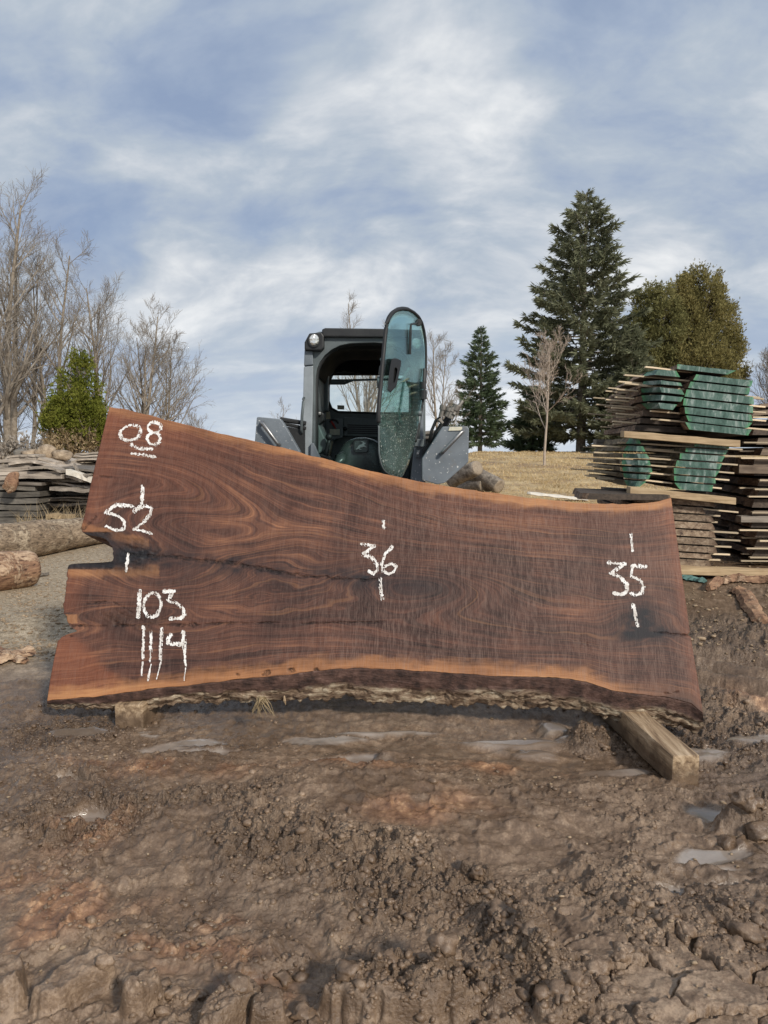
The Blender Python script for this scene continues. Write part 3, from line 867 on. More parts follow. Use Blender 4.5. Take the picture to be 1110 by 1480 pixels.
TOPC = [(158, 588), (178, 591), (200, 597), (216, 599), (240, 607), (270, 614), (300, 622), (335, 630), (370, 638), (405, 646), (440, 656), (480, 666), (520, 677), (560, 686), (600, 695), (640, 702), (680, 708), (720, 713), (760, 719), (800, 723), (830, 726), (870, 728), (905, 728.5), (935, 726.5), (955, 723.5), (970, 720)]
BOTC = [(68, 1013), (100, 1010), (130, 1007.5), (160, 1004), (190, 1000), (225, 995), (260, 991.5), (300, 987), (340, 982.5), (380, 978), (420, 974), (455, 969.5), (490, 966.5), (520, 965.5), (545, 966), (580, 968), (620, 970), (665, 973), (715, 977), (760, 978), (790, 979), (820, 981), (847, 985), (867, 992), (885, 998), (910, 1002), (942, 1005), (970, 1009), (999, 1017), (1016, 1031)]
LEFT = [(1013, 68), (985, 72), (955, 77.5), (930, 83), (926, 85), (920, 90), (916, 100), (912, 112), (909, 108), (905, 100), (899, 97), (894, 97), (890, 96), (886, 92), (878, 91), (860, 94), (840, 96.5), (822, 98), (817, 99), (814.5, 104), (813.5, 130), (812.5, 150), (811, 161), (806, 164), (797, 163), (790, 161), (784, 158), (779, 152), (776, 143), (774, 133), (772, 124), (769, 119), (764, 117), (745, 122), (700, 131), (650, 143), (600, 155), (588, 158)]
RIGHT = [(1031, 1016), (1000, 1011.5), (950, 1003), (921, 998.5), (917, 994), (913, 997), (880, 992.5), (820, 984), (760, 975.5), (735, 972), (720, 970)]

NS, NTT = 800, 420
s = np.linspace(0, 1, NS); 
def curve_by_len(pts, n):
    a = np.array(pts, float); L = np.concatenate([[0], np.cumsum(np.hypot(*np.diff(a, axis=0).T))]); L /= L[-1]
    q = np.linspace(0, 1, n)
    return np.stack([np.interp(q, L, a[:, 0]), np.interp(q, L, a[:, 1])], 1)

top = curve_by_len(TOPC, NS); bot = curve_by_len(BOTC, NS)
top[:, 1] += 1.1 * fbm(top[:, 0] * .06, top[:, 0] * 0, None, 4, 71)
bot[:, 1] += 1.3 * fbm(bot[:, 0] * .05, bot[:, 0] * 0, None, 4, 72)
tq = np.linspace(0, 1, NTT)
ly = 1013 + (588 - 1013) * tq; ry = 1031 + (720 - 1031) * tq
lf = np.array(LEFT)[::-1]; rt = np.array(RIGHT)[::-1]
left = np.stack([np.interp(ly, lf[:, 0], lf[:, 1]), ly], 1); right = np.stack([np.interp(ry, rt[:, 0], rt[:, 1]), ry], 1)
notch = sstep(560, 760, 0 * ly) # placeholder for even edges
left[:, 0] += 1.6 * fbm(ly * .22, ly * 0, None, 3, 73) * ((ly > 770) & (ly < 930))
bot[0] = left[0]; top[0] = left[-1]; bot[-1] = right[0]; top[-1] = right[-1]
Sg, Tg2 = np.meshgrid(s, tq)
def coons(k):
    c = (1 - Tg2) * bot[None, :, k] + Tg2 * top[None, :, k] + (1 - Sg) * left[:, None, k] + Sg * right[:, None, k]
    return c - ((1 - Sg) * (1 - Tg2) * bot[0, k] + Sg * (1 - Tg2) * bot[-1, k] + (1 - Sg) * Tg2 * top[0, k] + Sg * Tg2 * top[-1, k])
PX, PY = coons(0), coons(1)
# keep the notch local: the side offsets die out within a short way
base_l = np.interp(left[:, 1], [588, 1013], [158, 68])
dl = (left[:, 0] - base_l)[:, None]
PX = PX - (1 - Sg) * dl + np.clip(1 - Sg / 0.16, 0, 1) ** 1.5 * dl
Wd = on_slab(PX, PY)

# grain field -------------------------------------------------------------
topy = np.interp(PX, *interp_pts(TOPC)); boty = np.interp(PX, *interp_pts(BOTC))
fr = (PY - topy) / (boty - topy)
def ga(cx, cy, sx, sy, A, rot=0):
    dx = PX - cx; dy = PY - cy; c, s_ = math.cos(rot), math.sin(rot)
    a = (dx * c + dy * s_) / sx; b = (-dx * s_ + dy * c) / sy
    return A * np.exp(-0.5 * (a * a + b * b))
wX = PX + 8 * fbm(PX * .008, PY * .02, None, 3, 81); wY = PY + 3.2 * fbm(PX * .006, PY * .020, None, 4, 82)
fr = (wY - topy) / (boty - topy)
grain = fr.copy()
PXs, PYs = PX, PY
PX, PY = wX, wY
grain += ga(606, 847, 62, 21, .24) + ga(560, 850, 160, 40, .05)
grain += ga(128, 692, 130, 44, .30, .10) + ga(262, 688, 75, 34, .07, .28)
grain += ga(310, 722, 60, 26, .08, .35) - ga(372, 775, 90, 20, .025, .5) + ga(280, 760, 100, 22, -.10, .25)
grain += ga(415, 805, 55, 26, .11, .15) - ga(470, 822, 34, 13, .09) + ga(520, 830, 40, 13, .08) + ga(230, 830, 60, 24, -.16, -.1)
grain += ga(935, 888, 40, 24, .13) + ga(760, 840, 130, 30, .06) - ga(700, 930, 120, 22, .04) + ga(740, 780, 90, 22, -.03)
grain += ga(150, 885, 60, 14, .09) + ga(470, 690, 60, 18, .05, .25) + ga(220, 880, 55, 10, .08)
grain += 0.020 * fbm(PX * .008, PY * .025, None, 3, 83) + 0.048 * fbm(PX * .013, PY * .045, None, 3, 85) * np.exp(-(((PX - 400) / 190) ** 2 + ((PY - 845) / 60) ** 2)) + 0.004 * fbm(PX * .03, PY * .12, None, 3, 84)
PX, PY = PXs, PYs


def pl_dist(pts):
    d = np.full(PX.shape, 1e9); w = np.zeros(PX.shape)
    for (x0, y0, w0), (x1, y1, w1) in zip(pts[:-1], pts[1:]):
        vx, vy = x1 - x0, y1 - y0
        tt_ = np.clip(((PX - x0) * vx + (PY - y0) * vy) / (vx * vx + vy * vy), 0, 1)
        dd = np.hypot(PX - x0 - tt_ * vx, PY - y0 - tt_ * vy) - (w0 + (w1 - w0) * tt_)
        d = np.minimum(d, dd)
    return d
jit = 3.4 * fbm(PX * .10, PY * .25, None, 5, 91)
def crackf(pts, soft=1.8): return 1 - sstep(-soft, soft, pl_dist(pts) + jit)
crack = np.zeros(PX.shape)
for pts in ([(185, 801, 3), (225, 803, 2), (262, 807, 2.6), (300, 811, 2.2), (345, 816, 3.2), (385, 824, 3.0), (430, 832, 2.2), (480, 836, 1.6), (528, 838, 1.0), (545, 838, .8)],
            [(104, 905, .8), (140, 905, 1.2), (200, 904, .8), (240, 903, 1.0), (272, 904, 2.4), (300, 902, .9), (340, 901, .5), (395, 899.5, .3), (440, 901, .1), (478, 901, .7), (520, 899, .4), (580, 900, .1)],
            [(118, 766, 1.8), (128, 757, 1.6), (138, 747, .7)], [(143, 688, 0.2), (170, 692, .1)],
            [(945, 914, 0.5), (970, 916, .8), (1001, 919, 1.2)], [(960, 1002, .3), (980, 1000, .2)],
            [(124, 873, .5), (160, 868, .6), (190, 885, .8)], [(88, 919, 1.0), (106, 919, .5)]):
    crack = np.maximum(crack, crackf(pts))
for kx, ky, kr in ((343, 975, 2.2), (386, 973, 4.2), (420, 968, 3.5), (456, 968, 3.2)):
    crack = np.maximum(crack, 1 - sstep(-1, 1, np.hypot((PX - kx) / 1.3, PY - ky) - kr + jit))
nz1 = fbm(PX * .02, PY * .05, None, 4, 92); nz2 = fbm(PX * .05, PY * .12, None, 4, 93)
stain = 1.15 * np.exp(-(((PX - 925) / 29) ** 2 + ((PY - 897 + 0.25 * (PX - 925)) / 31) ** 2)) * (0.75 + .6 * nz2)
stain += 0.95 * np.exp(-(((PX - 938) / 46) ** 2 + ((PY - 917) / 13) ** 2)) * (0.8 + .6 * nz2)
stain += 0.38 * np.exp(-(((PX - 600) / 50) ** 2 + ((PY - 848) / 13) ** 2)) + 0.5 * np.exp(-(((PX - 215) / 25) ** 2 + ((PY - 800) / 11) ** 2)) * (.7 + nz2)
stain += 0.62 * np.exp(-((pl_dist([(190, 803, 1), (345, 816, 1), (545, 838, 1)])) / 13) ** 2) * (.6 + .9 * nz2) + 0.30 * np.exp(-((pl_dist([(180, 806, 2), (400, 832, 2), (640, 850, 1)])) / 30) ** 2) * (.7 + .8 * nz1)
stain += 0.45 * sstep(14, 2, boty - PY) * sstep(430, 700, PX) * sstep(.2, -.3, nz1) * 0 
stain += 0.5 * sstep(20, 4, boty - PY) * sstep(930, 990, PX)
decay = np.exp(-(((PX - 185) / 40) ** 2 + ((PY - 803) / 24) ** 2)) * (.9 + 1.2 * nz2) + 0.9 * np.exp(-(((PX - 190) / 55) ** 2 + ((PY - 893) / 13) ** 2)) * (.8 + nz2) + 0.7 * np.exp(-(((PX - 210) / 22) ** 2 + ((PY - 800) / 13) ** 2))
decay += 0.9 * sstep(11, 3, np.abs(PY - 819)) * (PX < 162) * (PY < 823) * 1.0
decay += 0.8 * ((PY > 769) & (PY < 783)) * sstep(175, 150, PX + (PY - 770))
decay += 0.35 * np.exp(-(((PX - 838) / 18) ** 2 + ((PY - 930) / 9) ** 2)) * (nz2 > -.05)
stain += 0.85 * sstep(26, 8, np.hypot((PX - 170) * .9, PY - 805) + 10 * nz2) * (PX > 155) * 0.7
stain += 0.85 * sstep(810.5, 812.5, PY) * sstep(824, 819, PY + 3 * nz2) * sstep(168, 158, PX) + 0.8 * sstep(767.5, 770, PY) * sstep(787, 778, PY + 4 * nz2) * sstep(178, 150, PX) * (PX > 110)
dtop = PY - topy; dbot = boty - PY
sap = sstep(15, 4, dtop + 6 * nz2 + 5 * nz1 - 4 * sstep(300, 700, PX)) * (0.75 + .5 * nz1)
sap *= 0.55 + .45 * sstep(230, 420, PX)
sap += sstep(24, 5, dbot + 8 * nz2 + 9 * nz1) * (0.80 + .3 * nz1) * (1 - sstep(870, 930, PX) * .8)
sap += 0.55 * sstep(12, 2, np.abs(PY - 826) + 5 * nz2) * (PX < 230) * (PX > 98)
sap += 0.5 * sstep(9, 2, np.abs(PY - 762 - .25 * (PX - 120)) + 5 * nz2) * (PX < 215)
sap += 0.5 * ((PY > 888) & (PY < 901)) * (PX < 112)
red = sstep(150, 90, PX + .25 * (1013 - PY) * -1 + 12 * nz1 + (PY - 930) * .0) * sstep(905, 930, PY) * 1.0
# the darker area ends at a straight slanted rim, lower left is redder
rim = PX - np.interp(PY, [905, 930, 960, 985, 1003], [90, 120, 148, 175, 190])
red = sstep(14, -14, rim + 9 * nz2) * sstep(898, 914, PY) * 0.72
red += 0.42 * sstep(40, 0, PX - np.interp(PY, [588, 770], [158, 118])) * (PY < 770) + 0.25 * np.exp(-(((PX - 240) / 90) ** 2 + ((PY - 680) / 60) ** 2)) + .3 * np.exp(-(((PX - 210) / 80) ** 2 + ((PY - 620) / 26) ** 2))
red += 0.45 * sstep(40, 5, PX - 92) * (PY > 825) * (PY < 885) + 0.5 * sstep(20, 3, np.interp(PY, [720, 1031], [970, 1016]) - PX)
red += 0.22 * sstep(60, 10, dtop)
red = red * (1 - 0.25 * sstep(-6, 60, rim) * (PY > 890))
saw_sheen = 0.25 + 0.75 * sstep(380, 640, PX + .4 * (PY - 800)) * (0.85 + .5 * nz1)  # mask for the painted sheen on the saw marks, stronger to the right
rel = (Wd - P0)
attrs = dict(grain=grain, along=rel @ SU, across=rel @ SV, sap=np.clip(sap, 0, 1), stain=np.clip(stain, 0, .95), crack=np.clip(crack, 0, 1), red=np.clip(red, 0, 1), decay=np.clip(decay, 0, 1), saw_sheen=np.clip(saw_sheen, 0, 1))
# surface: cracks sink in, the rotten parts are rough
dep = -0.003 * np.clip(crack, 0, 1) - np.clip(decay, 0, 1) * (0.004 + 0.008 * fbm(PX * .12, PY * .16, None, 3, 95))
Wf = Wd + SN * dep[..., None]
TH = 0.075
nT, nS = PX.shape
idx = np.arange(nT * nS).reshape(nT, nS)
fq = np.stack([idx[:-1, :-1], idx[:-1, 1:], idx[1:, 1:], idx[1:, :-1]], -1).reshape(-1, 4)
loop = np.concatenate([idx[0, :-1], idx[:-1, -1], idx[-1, :0:-1], idx[:0:-1, 0]])
lv = Wd.reshape(-1, 3)[loop]
verts = [Wf.reshape(-1, 3)]; quads = [fq]; mi = [np.zeros(len(fq), int)]
nb = nT * nS; prev = loop
# the rim: four rows, wavy
nl = len(loop)
for k_, dpt in enumerate((0.018, 0.04, 0.06, TH)):
    wob = (0.004 * fbm(lv[:, 0] * 30, lv[:, 2] * 30, np.full(nl, k_ * .7), 3, 96))[:, None] * np.array([1, 0, 1.0])
    verts.append(lv - SN * dpt + wob)
    cur = nb + np.arange(nl); nb += nl
    quads.append(np.stack([prev, cur, np.roll(cur, -1), np.roll(prev, -1)], 1)); mi.append(np.ones(nl, int))
    prev = cur
# back face
bk = Wd[::20, ::20]
if True:
    ii = np.linspace(0, nT - 1, 22).astype(int); jj = np.linspace(0, nS - 1, 42).astype(int)
    bk = Wd[np.ix_(ii, jj)] - SN * TH
    bi = nb + np.arange(bk.shape[0] * bk.shape[1]).reshape(bk.shape[:2])
    verts.append(bk.reshape(-1, 3)); nb += bk.shape[0] * bk.shape[1]
    bq = np.stack([bi[:-1, :-1], bi[1:, :-1], bi[1:, 1:], bi[:-1, 1:]], -1).reshape(-1, 4)
    quads.append(bq); mi.append(np.ones(len(bq), int))
V = np.concatenate(verts)
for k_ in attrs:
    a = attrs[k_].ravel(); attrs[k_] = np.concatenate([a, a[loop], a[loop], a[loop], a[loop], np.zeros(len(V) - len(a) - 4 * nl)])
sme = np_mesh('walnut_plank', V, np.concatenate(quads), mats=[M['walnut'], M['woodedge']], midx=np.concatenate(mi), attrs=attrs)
slab = tag(link('walnut_plank', sme), 'long dark live edge walnut slab with white chalk numbers leaning on two beams', 'wood slab')

# live edge: cambium band, then flaky bark running to the back of the slab
BK = [(64, 1016), (80, 1021), (100, 1021), (130, 1018), (155, 1023), (185, 1021), (205, 1024), (225, 1021), (240, 1016), (270, 1014), (320, 1013), (345, 1010), (380, 1013), (440, 1006), (470, 1009), (500, 1003), (545, 1011), (580, 1009), (620, 1010), (670, 1015), (700, 1012), (745, 1018), (790, 1018), (847, 1024), (875, 1033), (904, 1038), (935, 1036), (960, 1043), (990, 1048), (1005, 1056), (1019, 1047)]
nb_s = 620
bt = curve_by_len(BOTC, nb_s); bt2 = np.stack([np.linspace(66, 1018, nb_s), np.zeros(nb_s)], 1)
bt2[:, 0] = bt[:, 0]
bt2[:, 1] = np.interp(bt[:, 0], *interp_pts(BK)) + 3.0 + 2.0 * sstep(300, 600, bt[:, 0]) + 4.0 * fbm(bt[:, 0] * .12, bt[:, 0] * 0, None, 4, 97)
A = on_slab(bt[:, 0], bt[:, 1]); 
Yb_ = A[:, 1] + 0.055
B = at(bt2[:, 0], bt2[:, 1], Yb_)
rows = []; rk = []
NR = 26
out = np.array([0, -0.80, -0.6])
for i in range(NR):
    q = i / (NR - 1)
    # the band splits: the smooth inner edge is wider on the right
    p = A * (1 - q) + B * q
    bul = math.sin(math.pi * q) * 0.010
    sx = p[:, 0]
    nn = fbm(sx * 9, np.full(nb_s, q * 5.5), None, 5, 98)
    fl = worley(sx * 11 + .6 * nn, np.full(nb_s, q * 6.5) + .6 * nn, 33)
    amp = sstep(.32, .6, q + .16 * fbm(sx * 5, sx * 0, None, 3, 99))
    d = bul * 0.6 + amp * (0.010 * nn + 0.012 * (fl[2] - .4)) * (1 if q < .97 else .5)
    rows.append(p + out * d[:, None] + np.array([0, 0, -1]) * (amp * 0.006 * vnoise(sx * 60, sx * 0 + q * 9, None, 12))[:, None]); rk.append(np.full(nb_s, q + .14 * fbm(sx * 5, sx * 0, None, 3, 99)))
rows[0] = A - SN * 0.003
rows.append(rows[-1] + np.array([0, 0.05, 0.03])); rk.append(np.full(nb_s, 1.0))
rows.append(A - SN * (TH + .002)); rk.append(np.full(nb_s, 1.0))
R = np.stack(rows)
idx = np.arange(R.shape[0] * R.shape[1]).reshape(R.shape[:2])
q4 = np.stack([idx[:-1, :-1], idx[1:, :-1], idx[1:, 1:], idx[:-1, 1:]], -1).reshape(-1, 4)
link('bark_edge', np_mesh('bark_edge', R.reshape(-1, 3), q4, mats=[M['slabbark']], attrs={'row': np.stack(rk).ravel()}), slab)

# chalk -------------------------------------------------------------------
def arc(cx, cy, rx, ry, a0, a1, n=26, rot=0):
    o = []
    for i in range(n + 1):
        a = math.radians(a0 + (a1 - a0) * i / n); x_, y_ = rx * math.cos(a), ry * math.sin(a)
        o.append((cx + x_ * math.cos(rot) - y_ * math.sin(rot), cy + x_ * math.sin(rot) + y_ * math.cos(rot)))
    return o


def chalk(name, strokes, wid=4.0, seed=0, dens=0.0, label=None):
    pts = np.array([p for st in strokes for p in st])
    x0, y0 = pts.min(0) - 8; x1, y1 = pts.max(0) + 8
    st_ = 0.55
    gx, gy = np.meshgrid(np.arange(x0, x1, st_), np.arange(y0, y1, st_))
    d = np.full(gx.shape, 1e9)
    for stq in strokes:
        for (ax, ay), (bx, by) in zip(stq[:-1], stq[1:]):
            vx, vy = bx - ax, by - ay
            q = np.clip(((gx - ax) * vx + (gy - ay) * vy) / max(1e-9, vx * vx + vy * vy), 0, 1)
            d = np.minimum(d, np.hypot(gx - ax - q * vx, gy - ay - q * vy))
    saw = vnoise(gx * .55, gy * .09, None, seed + 3); sp = vnoise(gx * .5, gy * .5, None, seed + 4)
    wid = wid * (.98 + .32 * vnoise(gx * .075, gy * .075, None, seed + 9))
    keep = d < wid * (0.78 + 0.42 * saw + 0.25 * sp)
    keep &= ~((saw * .62 + sp * .45 > 0.40 - dens) & (d > wid * .12))
    W_ = on_slab(gx, gy, 0.0016)
    r_, c_ = np.nonzero(keep[:-1, :-1])
    n_ = gx.shape[1]
    q = np.stack([r_ * n_ + c_, (r_ + 1) * n_ + c_, (r_ + 1) * n_ + c_ + 1, r_ * n_ + c_ + 1], 1)
    used, inv = np.unique(q, return_inverse=True)
    o = link(name, np_mesh(name, W_.reshape(-1, 3)[used], inv.reshape(-1, 4), mats=[M['chalk']], smooth=False), slab)
    if label: o['label'] = label


chalk('chalk_digit', [arc(188.5, 625, 15, 10.5, -60, 285, 34, -.3)], 2.9, 1)
chalk('chalk_digit', [arc(223, 617.5, 9.5, 7.5, 120, 470, 30, .1), arc(222, 633.5, 9.2, 9.0, -120, 235, 30)], 3.0, 2)
chalk('chalk_underline', [[(190.5, 642.5), (197, 647), (208, 648.3), (219, 648.3)]], 2.7, 3)
chalk('chalk_underline', [[(190, 655), (205, 656.5), (223, 660)]], 2.9, 4)
chalk('chalk_dash', [[(205, 701.5), (206, 712), (205, 727)]], 2.7, 5)
chalk('chalk_digit', [[(192, 731.5), (176, 730), (168, 729), (158, 736), (151.5, 741), (162, 742.5), (173, 747), (180, 754), (179.5, 763), (172, 766.5), (163, 765), (153.5, 760)]], 2.9, 6)
chalk('chalk_digit', [[(193, 738.5), (201, 733), (211, 731), (218, 734), (217.5, 742), (208, 754), (193.5, 764.5), (206, 767), (219, 771)]], 3.2, 7)
chalk('chalk_dash', [[(184.5, 800), (183.5, 810), (182, 824)]], 2.5, 8, -.08)
chalk('chalk_digit', [[(202, 854), (201, 872), (199, 891)]], 3.0, 9)
chalk('chalk_digit', [arc(220, 874, 12.5, 17.5, -80, 262, 34, .16)], 2.9, 10)
chalk('chalk_digit', [[(236, 854.5), (252, 854), (242, 867), (256, 872), (265, 880), (266, 888), (261, 893.5), (247, 894)]], 3.4, 11)
chalk('chalk_digit', [[(206.5, 906), (207, 930), (206, 951)]], 2.7, 12, .1)
chalk('chalk_digit', [[(218.5, 914), (217.5, 935), (217, 955)]], 3.0, 13, .1)
chalk('chalk_digit', [[(233.5, 908), (232, 930), (231, 953)]], 3.5, 14, .1)
chalk('chalk_digit', [[(246.5, 917.5), (243, 923), (242.5, 930), (254, 930.5), (264, 931)], [(264.5, 913.5), (266, 935), (268, 961)]], 3.3, 15, .05)
for k_, sm_ in enumerate(([(206, 957), (204, 976)], [(218, 960), (213.5, 983)], [(232, 957), (226, 981)], [(268, 965), (266, 983)])): chalk('chalk_smear', [sm_], 1.3, 160 + k_, -.16)
chalk('chalk_dash', [[(554, 754), (554.5, 762)]], 3.8, 17, .15)
chalk('chalk_digit', [[(522, 786), (541, 788.5), (524, 801), (538, 806), (544.5, 815), (545, 824), (540, 829), (533.5, 825.5)]], 2.8, 18)
chalk('chalk_digit', [[(567, 790), (557, 800), (551, 815), (553, 825), (562, 829.5), (570, 825), (572, 818), (566, 814.5), (556, 818)]], 2.8, 19)
chalk('chalk_dash', [[(550.5, 837), (550.5, 850), (552, 866)]], 3.2, 20, .15)
chalk('chalk_dash', [[(911.5, 772), (912.5, 785), (914.5, 796)]], 3.4, 21, .05)
chalk('chalk_digit', [[(879.5, 813), (902, 815), (882.5, 828), (896, 834), (906, 845), (906, 854), (899, 859), (887, 857)]], 3.1, 22)
chalk('chalk_digit', [[(933, 819), (914, 817), (912, 832), (924, 838), (930, 847), (928, 856), (920, 860), (911, 857)]], 3.1, 23)
chalk('chalk_dash', [[(915, 874), (918, 888), (921.5, 905)]], 3.3, 24, .1)

# hair roots caught under the live edge
mb = MB()
rr = random.Random(4)
for i in range(26):
    a = at(378 + rr.uniform(-7, 5), 1008 + rr.uniform(-2, 2), 3.08)
    b = at(380 + rr.uniform(-17, 20), 1024 + rr.uniform(0, 13), 3.05 + rr.uniform(-.03, .03))
    m_ = (a + b) / 2 + np.array([rr.uniform(-.01, .01), 0, 0.008])
    mb.tube([a, m_, b], [.0022, .0017, .0008], 4)
mb.build('root_tuft', M['straw'], slab)
mb = MB()
mb.tube([at(411, 1006, 3.08), at(411.5, 1013, 3.06), at(413, 1019, 3.07)], [.003, .006, .001], 5)
mb.build('bark_flake', M['beam'], slab)


# beams the slab stands on
def beam_mesh(name, x0, x1, z0, z1, y0, y1, mat, label, seed, yaw=0.0, endmat=None):
    n = 26
    mb = MB(); P = []
    ring = []
    for i in range(n):
        y = y0 + (y1 - y0) * i / (n - 1)
        ring.append([(x0, y, z0), (x1, y, z0), (x1, y, z1), (x0, y, z1)])
    vs = [p for r in ring for p in r]
    fs = [(0, 1, 2, 3), tuple((n - 1) * 4 + k for k in (3, 2, 1, 0))]
    for i in range(n - 1):
        for k in range(4):
            fs.append((i * 4 + k, (i + 1) * 4 + k, (i + 1) * 4 + (k + 1) % 4, i * 4 + (k + 1) % 4))
    mb.add(vs, fs)
    o = mb.build(name, mat, bevel=0.007, segs=2)
    me = o.data
    c = np.zeros(len(me.vertices) * 3); me.vertices.foreach_get('co', c); c = c.reshape(-1, 3)
    c[:, 0] += 0.0035 * fbm(c[:, 0] * 20, c[:, 1] * 8, c[:, 2] * 20, 3, seed); c[:, 2] += 0.0035 * fbm(c[:, 0] * 20 + 9, c[:, 1] * 8, c[:, 2] * 20, 3, seed)
    cx, cy = (x0 + x1) / 2, y0
    dx, dy = c[:, 0] - cx, c[:, 1] - cy
    c[:, 0] = cx + dx * math.cos(yaw) - dy * math.sin(yaw); c[:, 1] = cy + dx * math.sin(yaw) + dy * math.cos(yaw)
    me.vertices.foreach_set('co', c.ravel()); me.update()
    return tag(o, label, 'beam')


beam_mesh('squared_timber', 1.064, 1.168, -0.030, 0.086, 2.60, 4.1, M['mudbeam'], 'square sawn beam poking out under the right end of the slab', 3, math.radians(4))
beam_mesh('squared_timber', -1.215, -1.085, -0.05, 0.070, 3.19, 4.3, M['mudbeam'], 'muddy beam stub under the left end of the slab', 5, math.radians(-3))
# ------------------------------------------------------------------ skid steer loader
YC, YR = 4.8, 5.95          # front and rear plane of the cab
lx = float(at(527, 655, YC)[0])
ldr = empty('skid_steer_loader', (lx, 5.3, 0.1), 'grey skid steer loader with its rounded glass door swung open, behind the slab', 'loader')


def pxw(px, Y): return float(at(px, 655, Y)[0])
def pzw(py, Y): return float(at(555, py, Y)[2])


# cab shell: front frame with the arched door opening
def smooth_path(pts, n):
    a = np.array(pts, float); L = np.concatenate([[0], np.cumsum(np.hypot(*np.diff(a, axis=0).T))]); L /= L[-1]
    q = np.linspace(0, 1, n)
    return np.stack([np.interp(q, L, a[:, 0]), np.interp(q, L, a[:, 1])], 1)

inner = [(456, 800), (456, 700), (456, 620), (456, 560), (456.5, 545), (458, 534), (462, 524), (469, 514), (479, 505.5), (491, 499.5), (505, 496.5), (520, 495.5), (540, 495), (556, 496), (570, 499.5), (581, 506), (589, 515), (594, 526), (597, 540), (598, 560), (598, 620), (598, 700), (598, 800)]
outer = [(436, 800), (436, 700), (437.5, 620), (439, 560), (440, 540), (440, 520), (440, 506), (443, 496), (447, 487), (452, 482), (462, 479), (490, 479), (530, 479.5), (560, 480), (580, 480.5), (596, 481), (606, 484), (611, 492), (614, 505), (615, 540), (615, 620), (615, 700), (615, 800)]
mb = MB()
n = len(inner)
O = [Vector(at(*p, YC)) for p in outer]; I = [Vector(at(*p, YC)) for p in inner]; d = Vector((0, .09, 0))
vs = O + I + [p + d for p in O] + [p + d for p in I]
fs = []
for i in range(n - 1):
    j = i + 1
    fs += [(i, j, n + j, n + i), (2 * n + j, 2 * n + i, 3 * n + i, 3 * n + j), (j, i, 2 * n + i, 2 * n + j), (n + i, n + j, 3 * n + j, 3 * n + i)]
fs += [(0, n, 3 * n, 2 * n), (n - 1, 2 * n - 1 + 0, 4 * n - 1, 3 * n - 1)]
mb.add(vs, fs)
mb.build('cab_frame', M['cab'], ldr, bevel=0.006, smooth=False)

# rolled liner inside the arch
mb = MB()
mb.tube([Vector(at(p[0] + (1.0 if p[0] < 527 else -1.0), p[1] + 1, YC + .05)) for p in inner], 0.016, 8)
mb.build('door_seal', M['rubber'], ldr, smooth=True)

# roof with overhanging rim
mb = MB()
mb.pxprism([(465, 476), (470, 473.8), (560, 475), (608, 476.5), (613, 481), (613, 488), (466, 486.5)], YC - 0.035, YR + .05)
rf = mb.build('roof', M['black'], ldr, bevel=0.008)

# side and rear walls
xL0, xL1 = pxw(440, YC), pxw(456, YC); xR0, xR1 = pxw(598, YC), pxw(614, YC)
zt = pzw(486, YC)
mb = MB()
def wbox(m_, x0, x1, y0, y1, z0, z1): m_.box(((x0 + x1) / 2, (y0 + y1) / 2, (z0 + z1) / 2), (abs(x1 - x0), abs(y1 - y0), abs(z1 - z0)))
wbox(mb, xL0 + .012, xL1 - .006, YC + .092, YR, .5, zt - .012)
mb.build('side_wall', M['cab'], ldr, bevel=.004)
mb = MB()
wbox(mb, xR0 + .006, xR1 - .012, YC + .092, YR, .5, zt - .012)
mb.build('side_wall', M['cab'], ldr, bevel=.004)
# headliner, slumping at the rear edge
mb = MB()
xs = np.linspace(xL1, xR0, 30); ys = np.linspace(YC + .10, YR - .02, 12)
hv = []
for j, y in enumerate(ys):
    for i, x_ in enumerate(xs):
        e = abs(2 * i / 29 - 1)
        hv.append((x_, y, zt - .035 - .20 * e ** 5 - .02 * math.sin(j * 1.1) * (1 - e)))
hf = [(j * 30 + i, j * 30 + i + 1, (j + 1) * 30 + i + 1, (j + 1) * 30 + i) for j in range(11) for i in range(29)]
mb.add(hv, hf); mb.build('headliner', M['liner'], ldr, smooth=True)
mb = MB()
rrn = random.Random(3)
edge = []
for i in range(40):
    px = 470 + i * 3.2
    y_ = 541 - 5 * math.exp(-((px - 500) / 14) ** 2) + rrn.uniform(-1.3, 1.3) + (4 if px < 482 else 0)
    edge.append((px, y_))
poly = edge + [(598, 500), (470, 500)]
mb.pxprism(poly, YR - .10, YR - .06); mb.build('torn_liner', M['liner'], ldr)

# rear wall with the window opening
wi = [(480, 541), (545, 541), (590, 541), (596, 546), (596, 588), (592, 597), (545, 597), (488, 595), (479, 590), (475, 580), (475, 560), (476, 548)]
def push(pts, k): 
    c = np.mean(np.array(pts, float), 0)
    return [(c[0] + (p[0] - c[0]) * k[0], c[1] + (p[1] - c[1]) * k[1]) for p in pts]
wo = [(462, 500), (545, 500), (600, 500), (604, 520), (604, 610), (602, 720), (545, 720), (470, 720), (462, 680), (462, 600), (462, 560), (462, 530)]
mb = MB(); mb.ring(wo, wi, YR, YR + .05); mb.build('rear_wall', M['panel'], ldr)
win = MB(); win.ring(push(wi, (1.03, 1.06)), push(wi, (.975, .95)), YR - .018, YR + .012)
wf = win.build('rear_window', M['rubber'], ldr, bevel=.004)
mb = MB(); mb.pxprism(push(wi, (.985, .97)), YR + .018, YR + .024); mb.build('pane', M['glass'], wf)
mb = MB(); mb.pxprism([(487.5, 585.5), (497.5, 586), (497.5, 592), (487.5, 591.5)], YR - .004, YR + .010); mb.build('decal', M['sticker_label'], wf)
